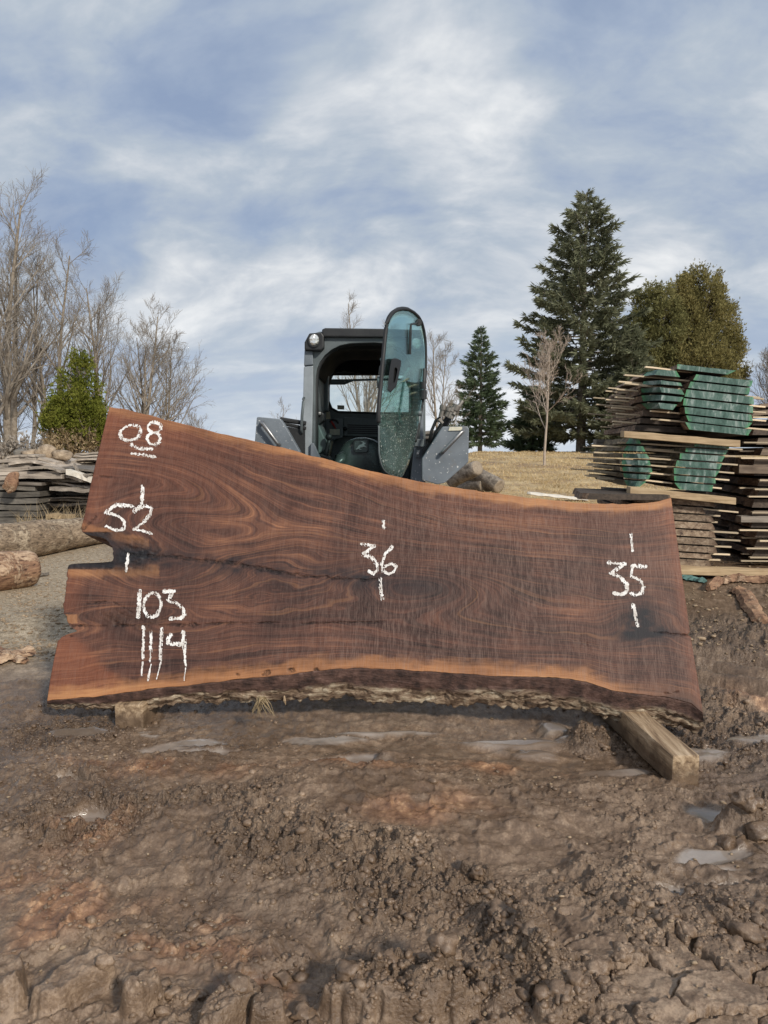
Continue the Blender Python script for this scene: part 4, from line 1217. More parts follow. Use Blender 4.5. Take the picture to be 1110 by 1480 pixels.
# grey sun strip across the top of the pane
mb = MB(); mb.pxprism([(477, 548), (500, 548), (596, 546), (596, 549), (510, 551), (498, 556), (477, 556)], YR + .027, YR + .034); mb.build('rear_guard', M['grey'], ldr)

# inside: left trim, console, lever, lights
mb = MB(); mb.pxprism([(461, 534), (476, 534), (474, 548), (474, 594), (461, 598)], 5.62, 5.72); mb.build('trim_panel', M['cab'], ldr, bevel=.01)
mb = MB(); mb.pxprism([(458, 592), (476, 594), (481, 640), (470, 690), (454, 690)], 5.80, 5.86); mb.build('trim_panel', M['cream'], ldr, bevel=.006)
mb = MB(); mb.pxprism([(457, 613), (461, 614), (472, 640), (471, 650), (462, 655), (452, 655)], 5.05, 5.45); mb.build('arm_rest', M['panel'], ldr, bevel=.01)
mb = MB(); mb.pxprism([(452, 596), (464, 595), (468, 598), (468, 608), (462, 613), (453, 612)], 5.15, 5.28); mb.build('switch_box', M['black'], ldr, bevel=.008)
mb = MB(); mb.pxprism([(453, 595), (463, 595.5), (464, 600), (453, 601)], 5.11, 5.146); mb.build('lever_grip', M['steel'], ldr, bevel=.006)
js = MB()
js.tube([at(470, 668, 5.0), at(472, 652, 5.0), at(474.5, 641, 5.0), at(476, 636, 5.0)], [.020, .015, .013, .014], 10)
jo = js.build('joystick', M['black'], ldr, smooth=True)
v_, f_ = ICO3
mb = MB(); c = Vector(at(475.5, 631.5, 5.0)); mb.add([c + Vector((p[0] * .026, p[1] * .026, p[2] * .025)) for p in v_], [tuple(q) for q in f_]); mb.build('knob', M['black'], jo, smooth=True)
mb = MB(); mb.pxprism([(463, 655), (478, 661), (480, 676), (458, 676), (460, 660)], 4.95, 5.1); mb.build('lever_boot', M['rubber'], ldr, bevel=.012)
# dash below the window
mb = MB(); mb.pxprism([(496, 603), (548, 606), (600, 608), (600, 634), (496, 630)], 5.84, 5.92); dash = mb.build('dash_panel', M['panel'], ldr, bevel=.008)
for k in range(5):
    mb = MB(); y_ = 613.4 + 2.9 * k; mb.pxprism([(502, y_), (546, y_ + 1.2), (546, y_ + 2.7), (502, y_ + 1.5)], 5.826, 5.838); mb.build('vent_slat', M['black'], dash)
mb = MB(); mb.tube([at(498.5, 619.5, 5.835), at(498.5, 619.5, 5.79)], .016, 12); mb.build('knob', M['black'], dash, smooth=True)
mb = MB(); mb.pxprism([(476.5, 620), (491, 620.5), (491, 629), (476.5, 628.3)], 5.775, 5.79); mb.build('decal', M['sticker_label'], ldr)
mb = MB(); mb.pxprism([(470, 606), (496, 604), (496, 632), (470, 640)], 5.795, 5.84); mb.build('dash_panel', M['cab'], ldr, bevel=.004)
mb = MB(); mb.tube([at(479, 609, 5.74), at(482, 614, 5.72), at(485, 619, 5.76)], [.007, .009, .006], 6); mb.build('strap', M['redlever'], ldr)
mb = MB(); mb.tube([Vector(at(482 + 7 * math.cos(a), 614 - 7 * math.sin(a), 5.785)) for a in np.linspace(.2, 2.6, 9)], .008, 6); mb.build('grab_loop', M['black'], ldr)

# seat back with its leaping deer badge
def dome(pts, Y, depth, name, mat, parent, rings=9):
    a = np.array(pts, float); c = a.mean(0)
    mb = MB(); n_ = len(pts)
    base = [Vector(at(*p, Y)) for p in pts]
    cc = Vector(at(c[0], c[1], Y))
    vs, fs = [], []
    for r in range(rings):
        q = r / (rings - 1); k = math.cos(q * math.pi / 2) ** .45; dd = math.sin(q * math.pi / 2) * depth
        if r == rings - 1: k = 0.02
        vs += [cc + (p - cc) * k + Vector((0, -dd, 0)) for p in base]
    for r in range(rings - 1):
        for i in range(n_): fs.append((r * n_ + i, r * n_ + (i + 1) % n_, (r + 1) * n_ + (i + 1) % n_, (r + 1) * n_ + i))
    fs.append(tuple((rings - 1) * n_ + i for i in range(n_)))
    vs += [p + Vector((0, .06, 0)) for p in base]; b = rings * n_
    for i in range(n_): fs.append((b + i, b + (i + 1) % n_, (i + 1) % n_, i))
    mb.add(vs, fs)
    return mb.build(name, mat, parent, smooth=True)

st = [(484, 690), (485, 670), (488, 658), (492, 648), (498, 640), (506, 635), (516, 632), (530, 632), (541, 635), (549, 640), (555, 648), (559, 658), (562, 672), (563, 690)]
st = [tuple(p) for p in smooth_path(st, 44)]
seat = dome(st, 5.38, .10, 'seat', M['seatvinyl'], ldr)
for sg in (-1, 1):
    mb = MB()
    cx_ = 523.5 + sg * 33
    mb.tube([at(cx_ - sg * 6, 656, 5.24), at(cx_ - sg * 1, 662, 5.20), at(cx_ + sg * 2, 672, 5.2), at(cx_ + sg * 2.5, 695, 5.22)], [.022, .042, .05, .05], 12); mb.build('seat_bolster', M['seatvinyl'], seat, smooth=True)
ys_ = 5.265
def rrect(x0, y0, x1, y1, r, n_=5):
    o = []
    for cx_, cy_, a0 in ((x1 - r, y0 + r, -90), (x1 - r, y1 - r, 0), (x0 + r, y1 - r, 90), (x0 + r, y0 + r, 180)):
        for i in range(n_ + 1):
            a = math.radians(a0 + 90 * i / n_); o.append((cx_ + r * math.cos(a), cy_ + r * math.sin(a)))
    return o
bo = rrect(510.3, 634.2, 533.0, 654.5, 4.5); bi = rrect(511.6, 635.4, 531.7, 653.3, 3.8)
mb = MB(); mb.ring(bo, bi, ys_ - .006, ys_ + .03); bd = mb.build('badge', M['black'], seat)
mb = MB(); mb.pxprism(rrect(512, 635.8, 531.2, 652.9, 3.6), ys_ + .006, ys_ + .03); mb.build('badge_plate', M['seatvinyl'], bd)
deer = [(513.6, 649.2), (516.2, 647.6), (517.4, 645.0), (519.4, 643.2), (522.2, 642.4), (524.0, 641.2), (524.4, 639.4), (522.4, 638.6), (520.4, 639.0), (522.6, 637.8), (525.0, 638.2), (526.0, 639.6), (528.4, 640.4), (528.2, 641.6), (526.6, 642.0), (526.4, 643.6), (528.8, 645.0), (530.2, 646.8), (527.4, 646.0), (525.4, 645.6), (523.6, 646.4), (521.0, 646.6), (519.2, 647.8), (521.6, 649.2), (524.0, 649.6), (520.6, 650.0), (518.0, 648.8), (515.8, 649.6)]
mb = MB(); mb.pxprism(deer, ys_ - .008, ys_ + .008); mb.build('badge_emblem', M['emblem'], bd)

# pillars outside, lights, grab handles
mb = MB(); mb.pxprism([(439, 530), (452.5, 528.5), (452.5, 560), (450.5, 640), (449, 700), (433.5, 700), (437, 620)], YC - .03, YC + .05)
pl_ = mb.build('pillar', M['lightgrey'], ldr, bevel=.006)
mb = MB(); mb.pxprism([(440, 507), (452, 507), (452.5, 527), (439.2, 528.5)], YC - .022, YC + .05); mb.build('pillar', M['grey'], ldr, bevel=.006)
mb = MB(); mb.tube([at(438.5, 577, 4.76), at(439.2, 575.5, 4.71), at(438.5, 580, 4.70), at(436.5, 600, 4.70), at(435.5, 620, 4.70), at(436, 625, 4.71), at(437, 625.5, 4.76)], .0095, 8); mb.build('grab_handle', M['cab'], ldr, smooth=True)
mb = MB(); mb.pxprism([(449, 641), (453, 640), (464, 664), (464, 690), (448, 690)], 4.74, 4.80); mb.build('step_plate', M['grey'], ldr, bevel=.004)


def headlight(px, py, k=1.0, Yh=4.74):
    mb = MB(); mb.pxprism([(px - 14 * k, py + 14), (px - 14 * k, py + 3), (px - 7 * k, py - 10), (px + 11 * k, py - 11), (px + 14 * k, py - 6), (px + 14 * k, py + 11), (px + 10 * k, py + 15)], Yh, Yh + .10)
    h = mb.build('headlight', M['black'], ldr, bevel=.008)
    c = Vector(at(px, py, Yh))
    mb = MB()
    for a0, b0 in ((0, 1),):
        o_ = [(px + 8.7 * math.cos(a), py + 10.2 * math.sin(a)) for a in np.linspace(0, 2 * math.pi, 25)[:-1]]
        i_ = [(px + 7.4 * math.cos(a), py + 8.8 * math.sin(a)) for a in np.linspace(0, 2 * math.pi, 25)[:-1]]
        mb.ring(o_, i_, Yh - .012, Yh + .01)
    mb.build('bezel', M['rubber'], h)
    i_ = [(px + 7.5 * math.cos(a), py + 9.0 * math.sin(a)) for a in np.linspace(0, 2 * math.pi, 25)[:-1]]
    dome(i_, Yh - .001, .022, 'lens', M['lens'], h, 6)


headlight(454, 491.5)
headlight(602, 497, -1.0)

# door: a rounded sheet of green glass swung forward on the right hand hinge
def door_Y(px): return 4.70 - (612 - px) * 0.0092
door_out = [(548, 655), (547.5, 640), (547.5, 620), (547, 600), (548, 580), (550, 560), (552, 535), (554.5, 508), (557, 482), (559, 468), (562, 459), (567, 452), (574, 447.5), (582, 446), (590, 447), (598, 451.5), (605, 458), (610, 467), (613, 479), (615, 495), (615.5, 515), (615, 540), (613, 562), (610, 585), (606, 610), (601, 635), (595, 655), (589, 672), (582, 687), (578, 690), (566, 687), (556, 681), (552, 674), (549.5, 665)]
dp = smooth_path(door_out + [door_out[0]], 150)[:-1]
def dpt(px, py, off=0.0):
    # slightly bowed sheet
    q = (px - 548) / 67.0
    return Vector(at(px, py, door_Y(px) - 0.035 * math.sin(math.pi * min(1, max(0, q))) + off))
cen = np.array([581, 575.0])
NRG = 12
vs, low = [], []
for r in range(NRG):
    k = 1 - r / (NRG - 1) * .985
    for p in dp:
        q = cen + (p - cen) * k
        vs.append(dpt(q[0], q[1])); low.append(float(sstep(560, 650, q[1])))
n_ = len(dp)
fs = [(r * n_ + i, r * n_ + (i + 1) % n_, (r + 1) * n_ + (i + 1) % n_, (r + 1) * n_ + i) for r in range(NRG - 1) for i in range(n_)]
fs.append(tuple((NRG - 1) * n_ + i for i in range(n_)))
mb = MB(); mb.add(vs, fs)
door = empty('door', (float(dpt(615, 560).x), float(dpt(615, 560).y), float(dpt(615, 560).z))); door.parent = ldr; door.matrix_parent_inverse = Matrix.Translation(-Vector(ldr.location))
def dlink(mb_, name, mat, **kw):
    o = mb_.build(name, mat, None, **kw); o.parent = door
    o.matrix_parent_inverse = (Matrix.Translation(Vector(door.location))).inverted()
    return o
gl = dlink(mb, 'glass', M['doorglass'], smooth=True)
a_ = gl.data.attributes.new('low', 'FLOAT', 'POINT'); a_.data.foreach_set('value', np.array(low, np.float32))
sol = gl.modifiers.new('thickness', 'SOLIDIFY'); sol.thickness = 0.005
# seal: thick at the left and top, thin along the right
mb = MB()
k0 = int(np.argmin(np.hypot(dp[:, 0] - 547.5, dp[:, 1] - 612)))
seq = [dp[(k0 + i) % n_] for i in range(n_)]
cut = next(i for i, p in enumerate(seq) if p[0] > 585 and p[1] > 640)
mb.tube([dpt(*p) for p in seq[:cut]], [.0125 if p[0] < 590 else .010 for p in seq[:cut]], 8)
dlink(mb, 'seal', M['rubber'], smooth=True)
mb = MB(); mb.tube([dpt(*p) for p in seq[cut:]], .005, 6); dlink(mb, 'seal', M['cab'], smooth=True)
# latch handle on the glass
mb = MB()
ho = [(566, 519), (570, 517.5), (576, 518.5), (580, 521.5), (579.5, 528), (576, 545), (573, 558), (564.5, 566.5), (560, 563), (561, 550), (563.5, 532)]
hi_ = [(570, 533), (571.5, 531), (573.5, 532), (574.5, 534), (573.5, 540), (572.5, 545), (571.5, 549), (570, 553), (568.5, 553), (568.5, 547), (569, 540)]
n2 = len(ho)
O = [dpt(*p, -.045) for p in ho]; I = [dpt(*p, -.045) for p in hi_]; dv = Vector((0, .05, 0))
vs = O + I + [p + dv for p in O] + [p + dv for p in I]; fs = []
for i in range(n2):
    j = (i + 1) % n2
    fs += [(i, j, n2 + j, n2 + i), (2 * n2 + j, 2 * n2 + i, 3 * n2 + i, 3 * n2 + j), (j, i, 2 * n2 + i, 2 * n2 + j), (n2 + i, n2 + j, 3 * n2 + j, 3 * n2 + i)]
mb.add(vs, fs); 
hnd = dlink(mb, 'handle', M['rubber'], bevel=.006)
mb = MB(); mb.prism([dpt(*p, -.012) for p in [(569, 531), (575, 531), (573, 550), (569, 556), (567, 548)]], (0, .015, 0)); dlink(mb, 'latch', M['black'])
mb = MB(); mb.tube([at(552, 519, 4.24), at(551.5, 530, 4.22), at(550, 541, 4.24)], .013, 8); mb.tube([at(547.5, 545, 4.26), at(547, 552, 4.25), at(548, 560, 4.27)], .012, 8); dlink(mb, 'latch', M['cab'], smooth=True)
# hinge stud and wiper arm at the top
mb = MB(); c = dpt(604.5, 467, .012); mb.tube([c, c + Vector((0, -.035, 0))], .021, 14); mb.tube([dpt(605, 464, -.02), dpt(600, 468, -.03), dpt(594.5, 468.5, -.03)], .006, 6)
mb.tube([dpt(594, 468, -.03), dpt(593, 480, -.03), dpt(592.5, 512, -.02)], [.006, .009, .008], 6)
dlink(mb, 'wiper', M['black'])
# grab rail behind the glass
mb = MB(); mb.tube([at(600, 531, 4.86), at(591, 533, 4.82), at(585, 543, 4.82), at(581, 570, 4.82), at(577, 597, 4.82), at(578, 606, 4.82), at(584, 614, 4.83), at(592, 622, 4.86)], .0085, 8)
mb.build('grab_rail', simple('teal rail', (.11, .20, .19), .5), ldr, smooth=True)

# hinge post and its hardware
mb = MB(); mb.pxprism([(605, 548), (613, 548), (612, 600), (612, 720), (593, 720), (594, 690), (600, 640), (604, 600)], 4.70, 4.78); mb.build('hinge_post', M['grey'], ldr, bevel=.005)
mb = MB(); mb.tube([at(611.8, 552, 4.66), at(611.8, 562, 4.66)], .018, 12); mb.tube([at(612, 564, 4.66), at(611.8, 577, 4.66)], .022, 12); mb.tube([at(613.5, 533, 4.68), at(612.8, 552, 4.66)], .010, 8); mb.build('hinge', M['black'], ldr)
mb = MB(); mb.pxprism([(600, 634), (613, 635), (613, 646), (599, 645)], 4.62, 4.69); mb.pxprism([(602, 651), (607, 651), (607, 661), (601, 661)], 4.64, 4.69); mb.build('hinge_bracket', M['cab'], ldr, bevel=.004)
mb = MB(); mb.tube([at(606, 596, 4.62), at(605, 615, 4.63), at(604, 634, 4.64)], .012, 8); mb.tube([at(606, 594, 4.62), at(606, 600, 4.62)], .018, 10); mb.build('gas_strut', M['cab'], ldr, smooth=True)
mb = MB(); mb.tube([at(604, 655, 4.63), at(604, 655, 4.60)], .008, 8); mb.build('bolt', M['steel'], ldr)

# lift arm plates either side
def arm_plate(poly, handle, label):
    mb = MB(); mb.pxprism(poly, 4.42, 4.50); o = mb.build('lift_arm', M['grey'], ldr, bevel=.006)
    mb = MB(); a, b = handle
    A_, B_ = Vector(at(*a, 4.41)), Vector(at(*b, 4.41)); f = Vector((0, -.035, 0)); dr = (B_ - A_).normalized() * .015
    mb.tube([A_, A_ + f * .8 + dr * .3, A_ + f + dr, B_ + f - dr, B_ + f * .8 - dr * .3, B_], .0115, 10); mb.build('grab_handle', M['steel'], o, smooth=True)
    return o


arm_plate([(371, 603.5), (373, 602.5), (405, 605.5), (410, 612), (433, 652), (438, 668), (438, 720), (366, 720), (368, 640)], ((379, 610), (404, 643)), None)
arm_plate([(640, 616.5), (675, 616), (678, 619), (677, 668), (670, 674), (643, 698), (632, 700), (610, 694), (610, 663)], ((669, 622.5), (638, 655)), None)
mb = MB(); mb.pxprism([(650, 617), (668, 616.8), (668, 622), (648, 622.5)], 4.412, 4.418); mb.build('decal', M['sticker_label'], ldr)
mb = MB(); mb.tube([at(405, 606, 4.7), at(442, 612, 4.75)], .016, 8); mb.build('hydraulic_arm', M['rubber'], ldr); mb = MB(); mb.tube([at(407, 612, 4.7), at(442, 619, 4.75)], .012, 8); mb.build('hydraulic_hose', M['rubber'], ldr); mb = MB(); mb.pxprism([(412, 616), (440, 621), (440, 700), (425, 660)], 4.72, 5.3); mb.build('hydraulic_arm', M['rubber'], ldr)
mb = MB(); mb.pxprism([(630, 622), (641, 606), (650, 608), (640, 626), (622, 655), (612, 668), (612, 650)], 4.55, 4.68); mb.build('hydraulic_arm', M['rubber'], ldr); mb = MB(); mb.pxprism([(614, 625), (630, 622), (632, 640), (614, 646)], 4.95, 5.4); mb.build('hydraulic_arm', M['rubber'], ldr)
mb = MB(); mb.tube([at(614, 626, 4.88), at(634, 624, 4.9)], .014, 8); mb.tube([at(614, 633, 4.88), at(632, 631, 4.9)], .010, 8); mb.build('hydraulic_hose', M['hose'], ldr)
cp = MB()
for a, b, r in (((637, 603), (641, 586), .022), ((645, 602), (650, 590), .022), ((648, 604), (655, 589), .024), ((651, 605), (661, 586), .026), ((640, 612), (634, 606), .016)):
    A_, B_ = np.array(at(*a, 4.5)), np.array(at(*b, 4.5)); mbp = A_ + (B_ - A_) * .62
    cp.tube([A_, mbp, mbp, B_, B_], [r * .72, r * .72, r, r, r * .55], 10)
cp.tube([at(655, 600, 4.48), at(668, 580, 4.55)], .012, 8)
cpo = cp.build('coupler', M['hose'], ldr)
mb = MB()
for k, pts in enumerate(([(637, 603), (630, 608), (624, 622), (620, 640)], [(646, 603), (640, 612), (631, 626), (624, 646)], [(651, 605), (645, 616), (634, 634), (626, 655)], [(641, 588), (643, 594), (647, 606), (642, 610)])):
    mb.tube([at(p[0], p[1], 4.52 + .02 * k) for p in pts], .010, 8)
mb.build('hydraulic_hose', M['rubber'], ldr, smooth=True)
# body below, behind the slab
mb = MB(); wbox(mb, xL0 + .02, xR1 - .02, YC + .1, 6.5, .22, .72); mb.build('chassis', M['cab'], ldr, bevel=.03)
for sx in (-1, 1):
    for yy_ in (4.98, 6.0):
        mb = MB(); cx_ = lx + sx * .52
        prof = [(.10, -.10), (.30, -.12), (.36, -.09), (.375, 0), (.36, .09), (.30, .12), (.10, .10)]
        N_ = 28; vs = []; fs = []
        for i in range(N_):
            a = 2 * math.pi * i / N_
            lug_ = .018 if i % 2 else 0
            for r_i, xo in prof:
                rad_ = r_i + (lug_ if r_i > .33 else 0)
                vs.append((cx_ + xo, yy_ + rad_ * math.cos(a), .40 + rad_ * math.sin(a)))
        for i in range(N_):
            for j in range(6): fs.append((i * 7 + j, i * 7 + j + 1, ((i + 1) % N_) * 7 + j + 1, ((i + 1) % N_) * 7 + j))
        mb.add(vs, fs); mb.build('wheel', M['rubber'], ldr)
# ------------------------------------------------------------------ lumber stacks on the right
ORD = ['top', 'second', 'third', 'fourth', 'fifth', 'sixth', 'seventh', 'eighth', 'ninth', 'tenth', 'eleventh', 'twelfth', 'thirteenth', 'fourteenth', 'fifteenth', 'sixteenth', 'seventeenth', 'eighteenth', 'nineteenth', 'twentieth', 'twenty-first', 'twenty-second', 'twenty-third', 'twenty-fourth', 'twenty-fifth', 'twenty-sixth']


def board(name, tl, tr, br, bl, Y0, L, mats, seed, facet=0.0, facet_to=0.4, dirx=0.14, wob=0.012, ncol=14, nring=22, taper=0.0, jitpx=1.7):
    """a sawn slab with live edges: px corners of its end at depth Y0, running back L metres"""
    q = np.linspace(0, 1, ncol)
    T = np.array(tl)[None] * (1 - q)[:, None] + np.array(tr)[None] * q[:, None]
    B = np.array(bl)[None] * (1 - q)[:, None] + np.array(br)[None] * q[:, None]
    jj = np.random.default_rng(seed * 7 + 1).uniform(-1, 1, 4) * jitpx
    T[:, 0] += jj[0] * (1 - q) + jj[1] * q; B[:, 0] += jj[2] * (1 - q) + jj[3] * q
    offs = facet * np.clip(1 - q / max(facet_to, 1e-6), 0, 1)
    top_ = at(T[:, 0], T[:, 1], Y0); bot_ = at(B[:, 0], B[:, 1], Y0)
    nz_ = 0.0016 * fbm(q * 9, q * 0, None, 3, seed + 50)
    top_[:, 2] += nz_
    P = []
    ringn = 2 * ncol
    for r in range(nring):
        y = L * (r / (nring - 1))
        sh = np.zeros(ncol)
        wl = wob * (fbm(np.array([y * 2.2]), np.array([seed * 1.7]), None, 3, seed)[0] * 2.2) if r else 0
        wr = wob * (fbm(np.array([y * 2.2]), np.array([seed * 2.3 + 9]), None, 3, seed + 7)[0] * 2.2) if r else 0
        rag = wob * .8 * (vnoise(np.array([y * 9.0]), np.array([seed * 3.3]), None, seed + 3)[0]) if r else 0
        sh = (wl + rag) * (1 - q) ** 3 + wr * q ** 3
        y_s = np.where(r == 0, offs, np.maximum(offs, y))
        cx_ = (top_[:, 0].mean())
        for src in (top_, bot_[::-1]):
            s_ = sh if src is top_ else sh[::-1]
            yv = y_s if src is top_ else y_s[::-1]
            X_ = cx_ + (src[:, 0] - cx_) * (1 - taper * y / L) + s_ + dirx * yv
            P.append(np.stack([X_, Y0 + yv, src[:, 2]], 1))
    V_ = np.concatenate(P)
    i_ = np.arange(len(V_)).reshape(nring, ringn)
    quads, mi = [], []
    a = i_[:-1]; b = i_[1:]
    qs = np.stack([a, np.roll(a, -1, 1), np.roll(b, -1, 1), b], -1).reshape(-1, 4)
    k = np.arange(ringn)
    sawn = np.tile((k != ncol - 1) & (k != ringn - 1), nring - 1)
    quads.append(qs); mi.append(np.where(sawn, 2, 1))
    nb0 = len(V_)
    cap = i_[0]
    V_ = np.concatenate([V_, V_[:ringn]])
    cp = np.arange(ringn) + nb0
    f = np.stack([cp[:ncol - 1], cp[1:ncol], cp[::-1][1:ncol], cp[::-1][:ncol - 1]], -1)
    quads.append(f[:, ::-1]); mi.append(np.zeros(len(f), int))
    cb = i_[-1]
    f = np.stack([cb[:ncol - 1], cb[1:ncol], cb[::-1][1:ncol], cb[::-1][:ncol - 1]], -1)
    quads.append(f); mi.append(np.full(len(f), 2))
    wd = abs(top_[-1, 0] - top_[0, 0])
    dist = np.minimum(q, 1 - q) * wd
    e = np.exp(-(dist / .020) ** 2)
    ed = np.zeros(len(V_)); ed[nb0:] = np.concatenate([e, e[::-1]])
    me = np_mesh(name, V_, np.concatenate(quads), mats=mats, midx=np.concatenate(mi), smooth=False, attrs={'edge': ed})
    return link(name, me)


GREEN = [M['green'], M['bark'], M['darkboard']]
GREENM = [M['green'], M['barkmossy'], M['darkboard']]
BROWN = [M['roundend'], M['bark'], M['darkboard']]
DARK = [M['darkboard'], M['bark'], M['darkboard']]
YS = 6.3

# upper bundle, right hand log: seven slabs
xl = [(978.5, 980), (1006, 1001), (999, 995), (994, 989), (988.5, 987.5), (988, 989), (990, 994.5)]
xr = [(1062, 1053), (1088, 1085), (1083, 1082), (1090, 1088.5), (1087.5, 1087.5), (1087, 1087), (1086, 1082)]
yl = [(527.5, 536.6), (539.5, 548), (550.8, 559.6), (562.8, 572.6), (575.8, 585.4), (588.8, 597.6), (600.8, 620.5 - 9.8)]
base_y = [538.2, 549.4, 561.3, 574.6, 587.3, 599.2, 609.6, 620.7]
xref = 1000.0
for i in range(7):
    yt_, yb_ = base_y[i] + .0, base_y[i + 1] - 2.6
    yt_ -= 0
    if i == 0: yt_, yb_ = 528.8, 535.4
    else: yt_, yb_ = base_y[i - 1] + 2.2 + (0 if i > 0 else 0), base_y[i] - .2
    sl = .112
    Yl = lambda x, y: y + (x - xref) * sl
    o = board('green_ended_board', (xl[i][0], Yl(xl[i][0], yt_)), (xr[i][0], Yl(xr[i][0], yt_)), (xr[i][1], Yl(xr[i][1], yb_)), (xl[i][1], Yl(xl[i][1], yb_)), YS, 1.9, GREEN, 20 + i, wob=.016)
    tag(o, f'wide green-ended slab, {ORD[i]} of the upper bundle on the right-hand stack', 'board', 'slabs of the upper bundle')
o = board('green_ended_board', (990, 610.2), (1086, 621), (1082, 629.3), (996, 620.6), YS, 1.9, GREEN, 33, wob=.016)
# (the lowest two layers are one thick pair in the photograph)
tag(o, 'lowest green-ended slab of the upper bundle, lying on the dark dunnage', 'board', 'slabs of the upper bundle')

# upper bundle, left hand log with its end cut on two angles
lt_ = [((944, 533.2), (976, 536.0), (983, 545), (936, 540.6)), ((937, 547.6), (984, 553.2), (985, 558.0), (935, 553.5)), ((935, 557.6), (986.5, 563.0), (988, 570.6), (934, 564.6)), ((934, 568.6), (987, 574.2), (984, 580.5), (936, 577.4)), ((936, 580.4), (980, 584.6), (972, 592.5), (942, 589))]
for i, c in enumerate(lt_):
    o = board('green_ended_board', *c, 6.26, 1.9, GREEN, 40 + i, facet=.22, facet_to=.36 if i else .2, wob=.022)
    tag(o, f'narrow green-ended slab, {ORD[i]} of the five left of the wide upper bundle', 'board', 'narrow slabs of the upper bundle')
for i, (x0_, x1_, y0_, y1_) in enumerate(((930, 985, 592.5, 601), (925, 990, 604, 611.5), (918, 995, 614, 622))):
    o = board('bark_edged_board', (x0_, y0_), (x1_ - 2, y0_ + 4), (x1_ - 2, y1_ + 4), (x0_, y1_), 6.5, 1.7, DARK, 60 + i, wob=.02)
    tag(o, f'dark bark-edged slab, {ORD[i]} of three under the narrow green ends', 'board', 'dark slabs of the upper bundle')

# middle bundle
ml = [((913, 632.5), (922, 633), (926, 641.5), (909, 641)), ((909, 644), (928, 645), (933, 652.5), (905.5, 651)), ((905, 655.2), (935, 656.5), (939, 663), (903.5, 661.5)), ((903, 665), (940, 666), (942, 673), (902, 671.5)), ((902, 675), (942.5, 676.4), (941.5, 682.8), (902.5, 681.3)), ((903, 684.8), (941, 686.4), (938, 692.8), (905, 691)), ((906, 694.4), (935, 696), (925, 703.4), (911, 703.2))]
for i, c in enumerate(ml):
    o = board('green_ended_board', *c, YS, 1.9, GREENM, 80 + i, facet=.10, facet_to=.55, wob=.02)
    tag(o, f'short green-ended slab, {ORD[i]} of the small round bundle left in the middle tier', 'board', 'small slabs of the middle tier')
mrx = [(1005, 1002, 1052.5, 1052), (992, 989, 1051, 1049.5), (984, 981, 1049, 1044), (978.5, 976.5, 1042.5, 1040), (973.5, 972.5, 1039, 1035.5), (973.5, 974.5, 1034.5, 1033), (976, 984, 1032.5, 1030)]
my = [636.4, 646.7, 655, 666, 677, 688, 698, 710]
for i in range(7):
    a, b, c_, d_ = mrx[i]; yt_ = my[i] + 2.0; yb_ = my[i + 1] - .4
    Ym = lambda x, y: y + (x - 1015) * .065
    o = board('green_ended_board', (a, Ym(a, yt_)), (c_, Ym(c_, yt_)), (d_, Ym(d_, yb_)), (b, Ym(b, yb_)), YS + .01, 1.9, GREENM, 100 + i, wob=.016)
    tag(o, f'green-ended slab, {ORD[i]} of the leaning bundle right in the middle tier', 'board', 'wide slabs of the middle tier')

# lower bundle, brown weathered ends
lxr = [1036, 1021, 1033, 1034, 1036, 1038, 1038, 1031, 1030]
ly_ = [721, 731, 742, 753, 764.5, 775.5, 787, 798, 807, 818.5]
for i in range(9):
    Yw = lambda x, y: y + (x - 1000) * .06
    a = 895 + 6 * abs(i - 4); c_ = lxr[i]
    o = board('brown_board', (a, Yw(a, ly_[i] + 1.8)), (c_ - 5, Yw(c_ - 5, ly_[i] + 1.8)), (c_, Yw(c_, ly_[i + 1] - .5)), (a, Yw(a, ly_[i + 1] - .5)), YS + .02, 1.9, BROWN, 120 + i, wob=.016)
    tag(o, f'weathered brown-ended slab, {ORD[i]} of the bottom tier beside the leaning slab', 'board', 'slabs of the bottom tier')
o = board('bark_edged_board', (852, 713), (966, 716.5), (968, 723), (848, 722), 6.0, .9, DARK, 140, wob=.03)
tag(o, 'dark bark slab lying on the bottom tier, seen over the slab edge', 'board')

# dunnage timbers between the tiers
def timber(name, x0, x1, y0, y1, sl, Y0, dep, mat, label, seed, cat='timber'):
    mb = MB()
    A_, B_ = at(x0, (y0 + y1) / 2, Y0), at(x1, (y0 + y1) / 2 + (x1 - x0) * sl, Y0)
    hh = (y1 - y0) * Y0 / F_PX
    n_ = 9; ring = []
    for i in range(n_):
        c = A_ + (B_ - A_) * i / (n_ - 1)
        j_ = .003 * math.sin(i * 2.1 + seed)
        ring += [(c[0], c[1] + j_, c[2] - hh / 2), (c[0], c[1] + dep, c[2] - hh / 2 + j_), (c[0], c[1] + dep, c[2] + hh / 2 + j_), (c[0], c[1], c[2] + hh / 2 - j_)]
    fs = [(3, 2, 1, 0), tuple((n_ - 1) * 4 + k for k in (0, 1, 2, 3))] + [(i * 4 + k, i * 4 + (k + 1) % 4, (i + 1) * 4 + (k + 1) % 4, (i + 1) * 4 + k) for i in range(n_ - 1) for k in range(4)]
    mb.add(ring, fs)
    return tag(mb.build(name, mat, bevel=.004), label, cat)


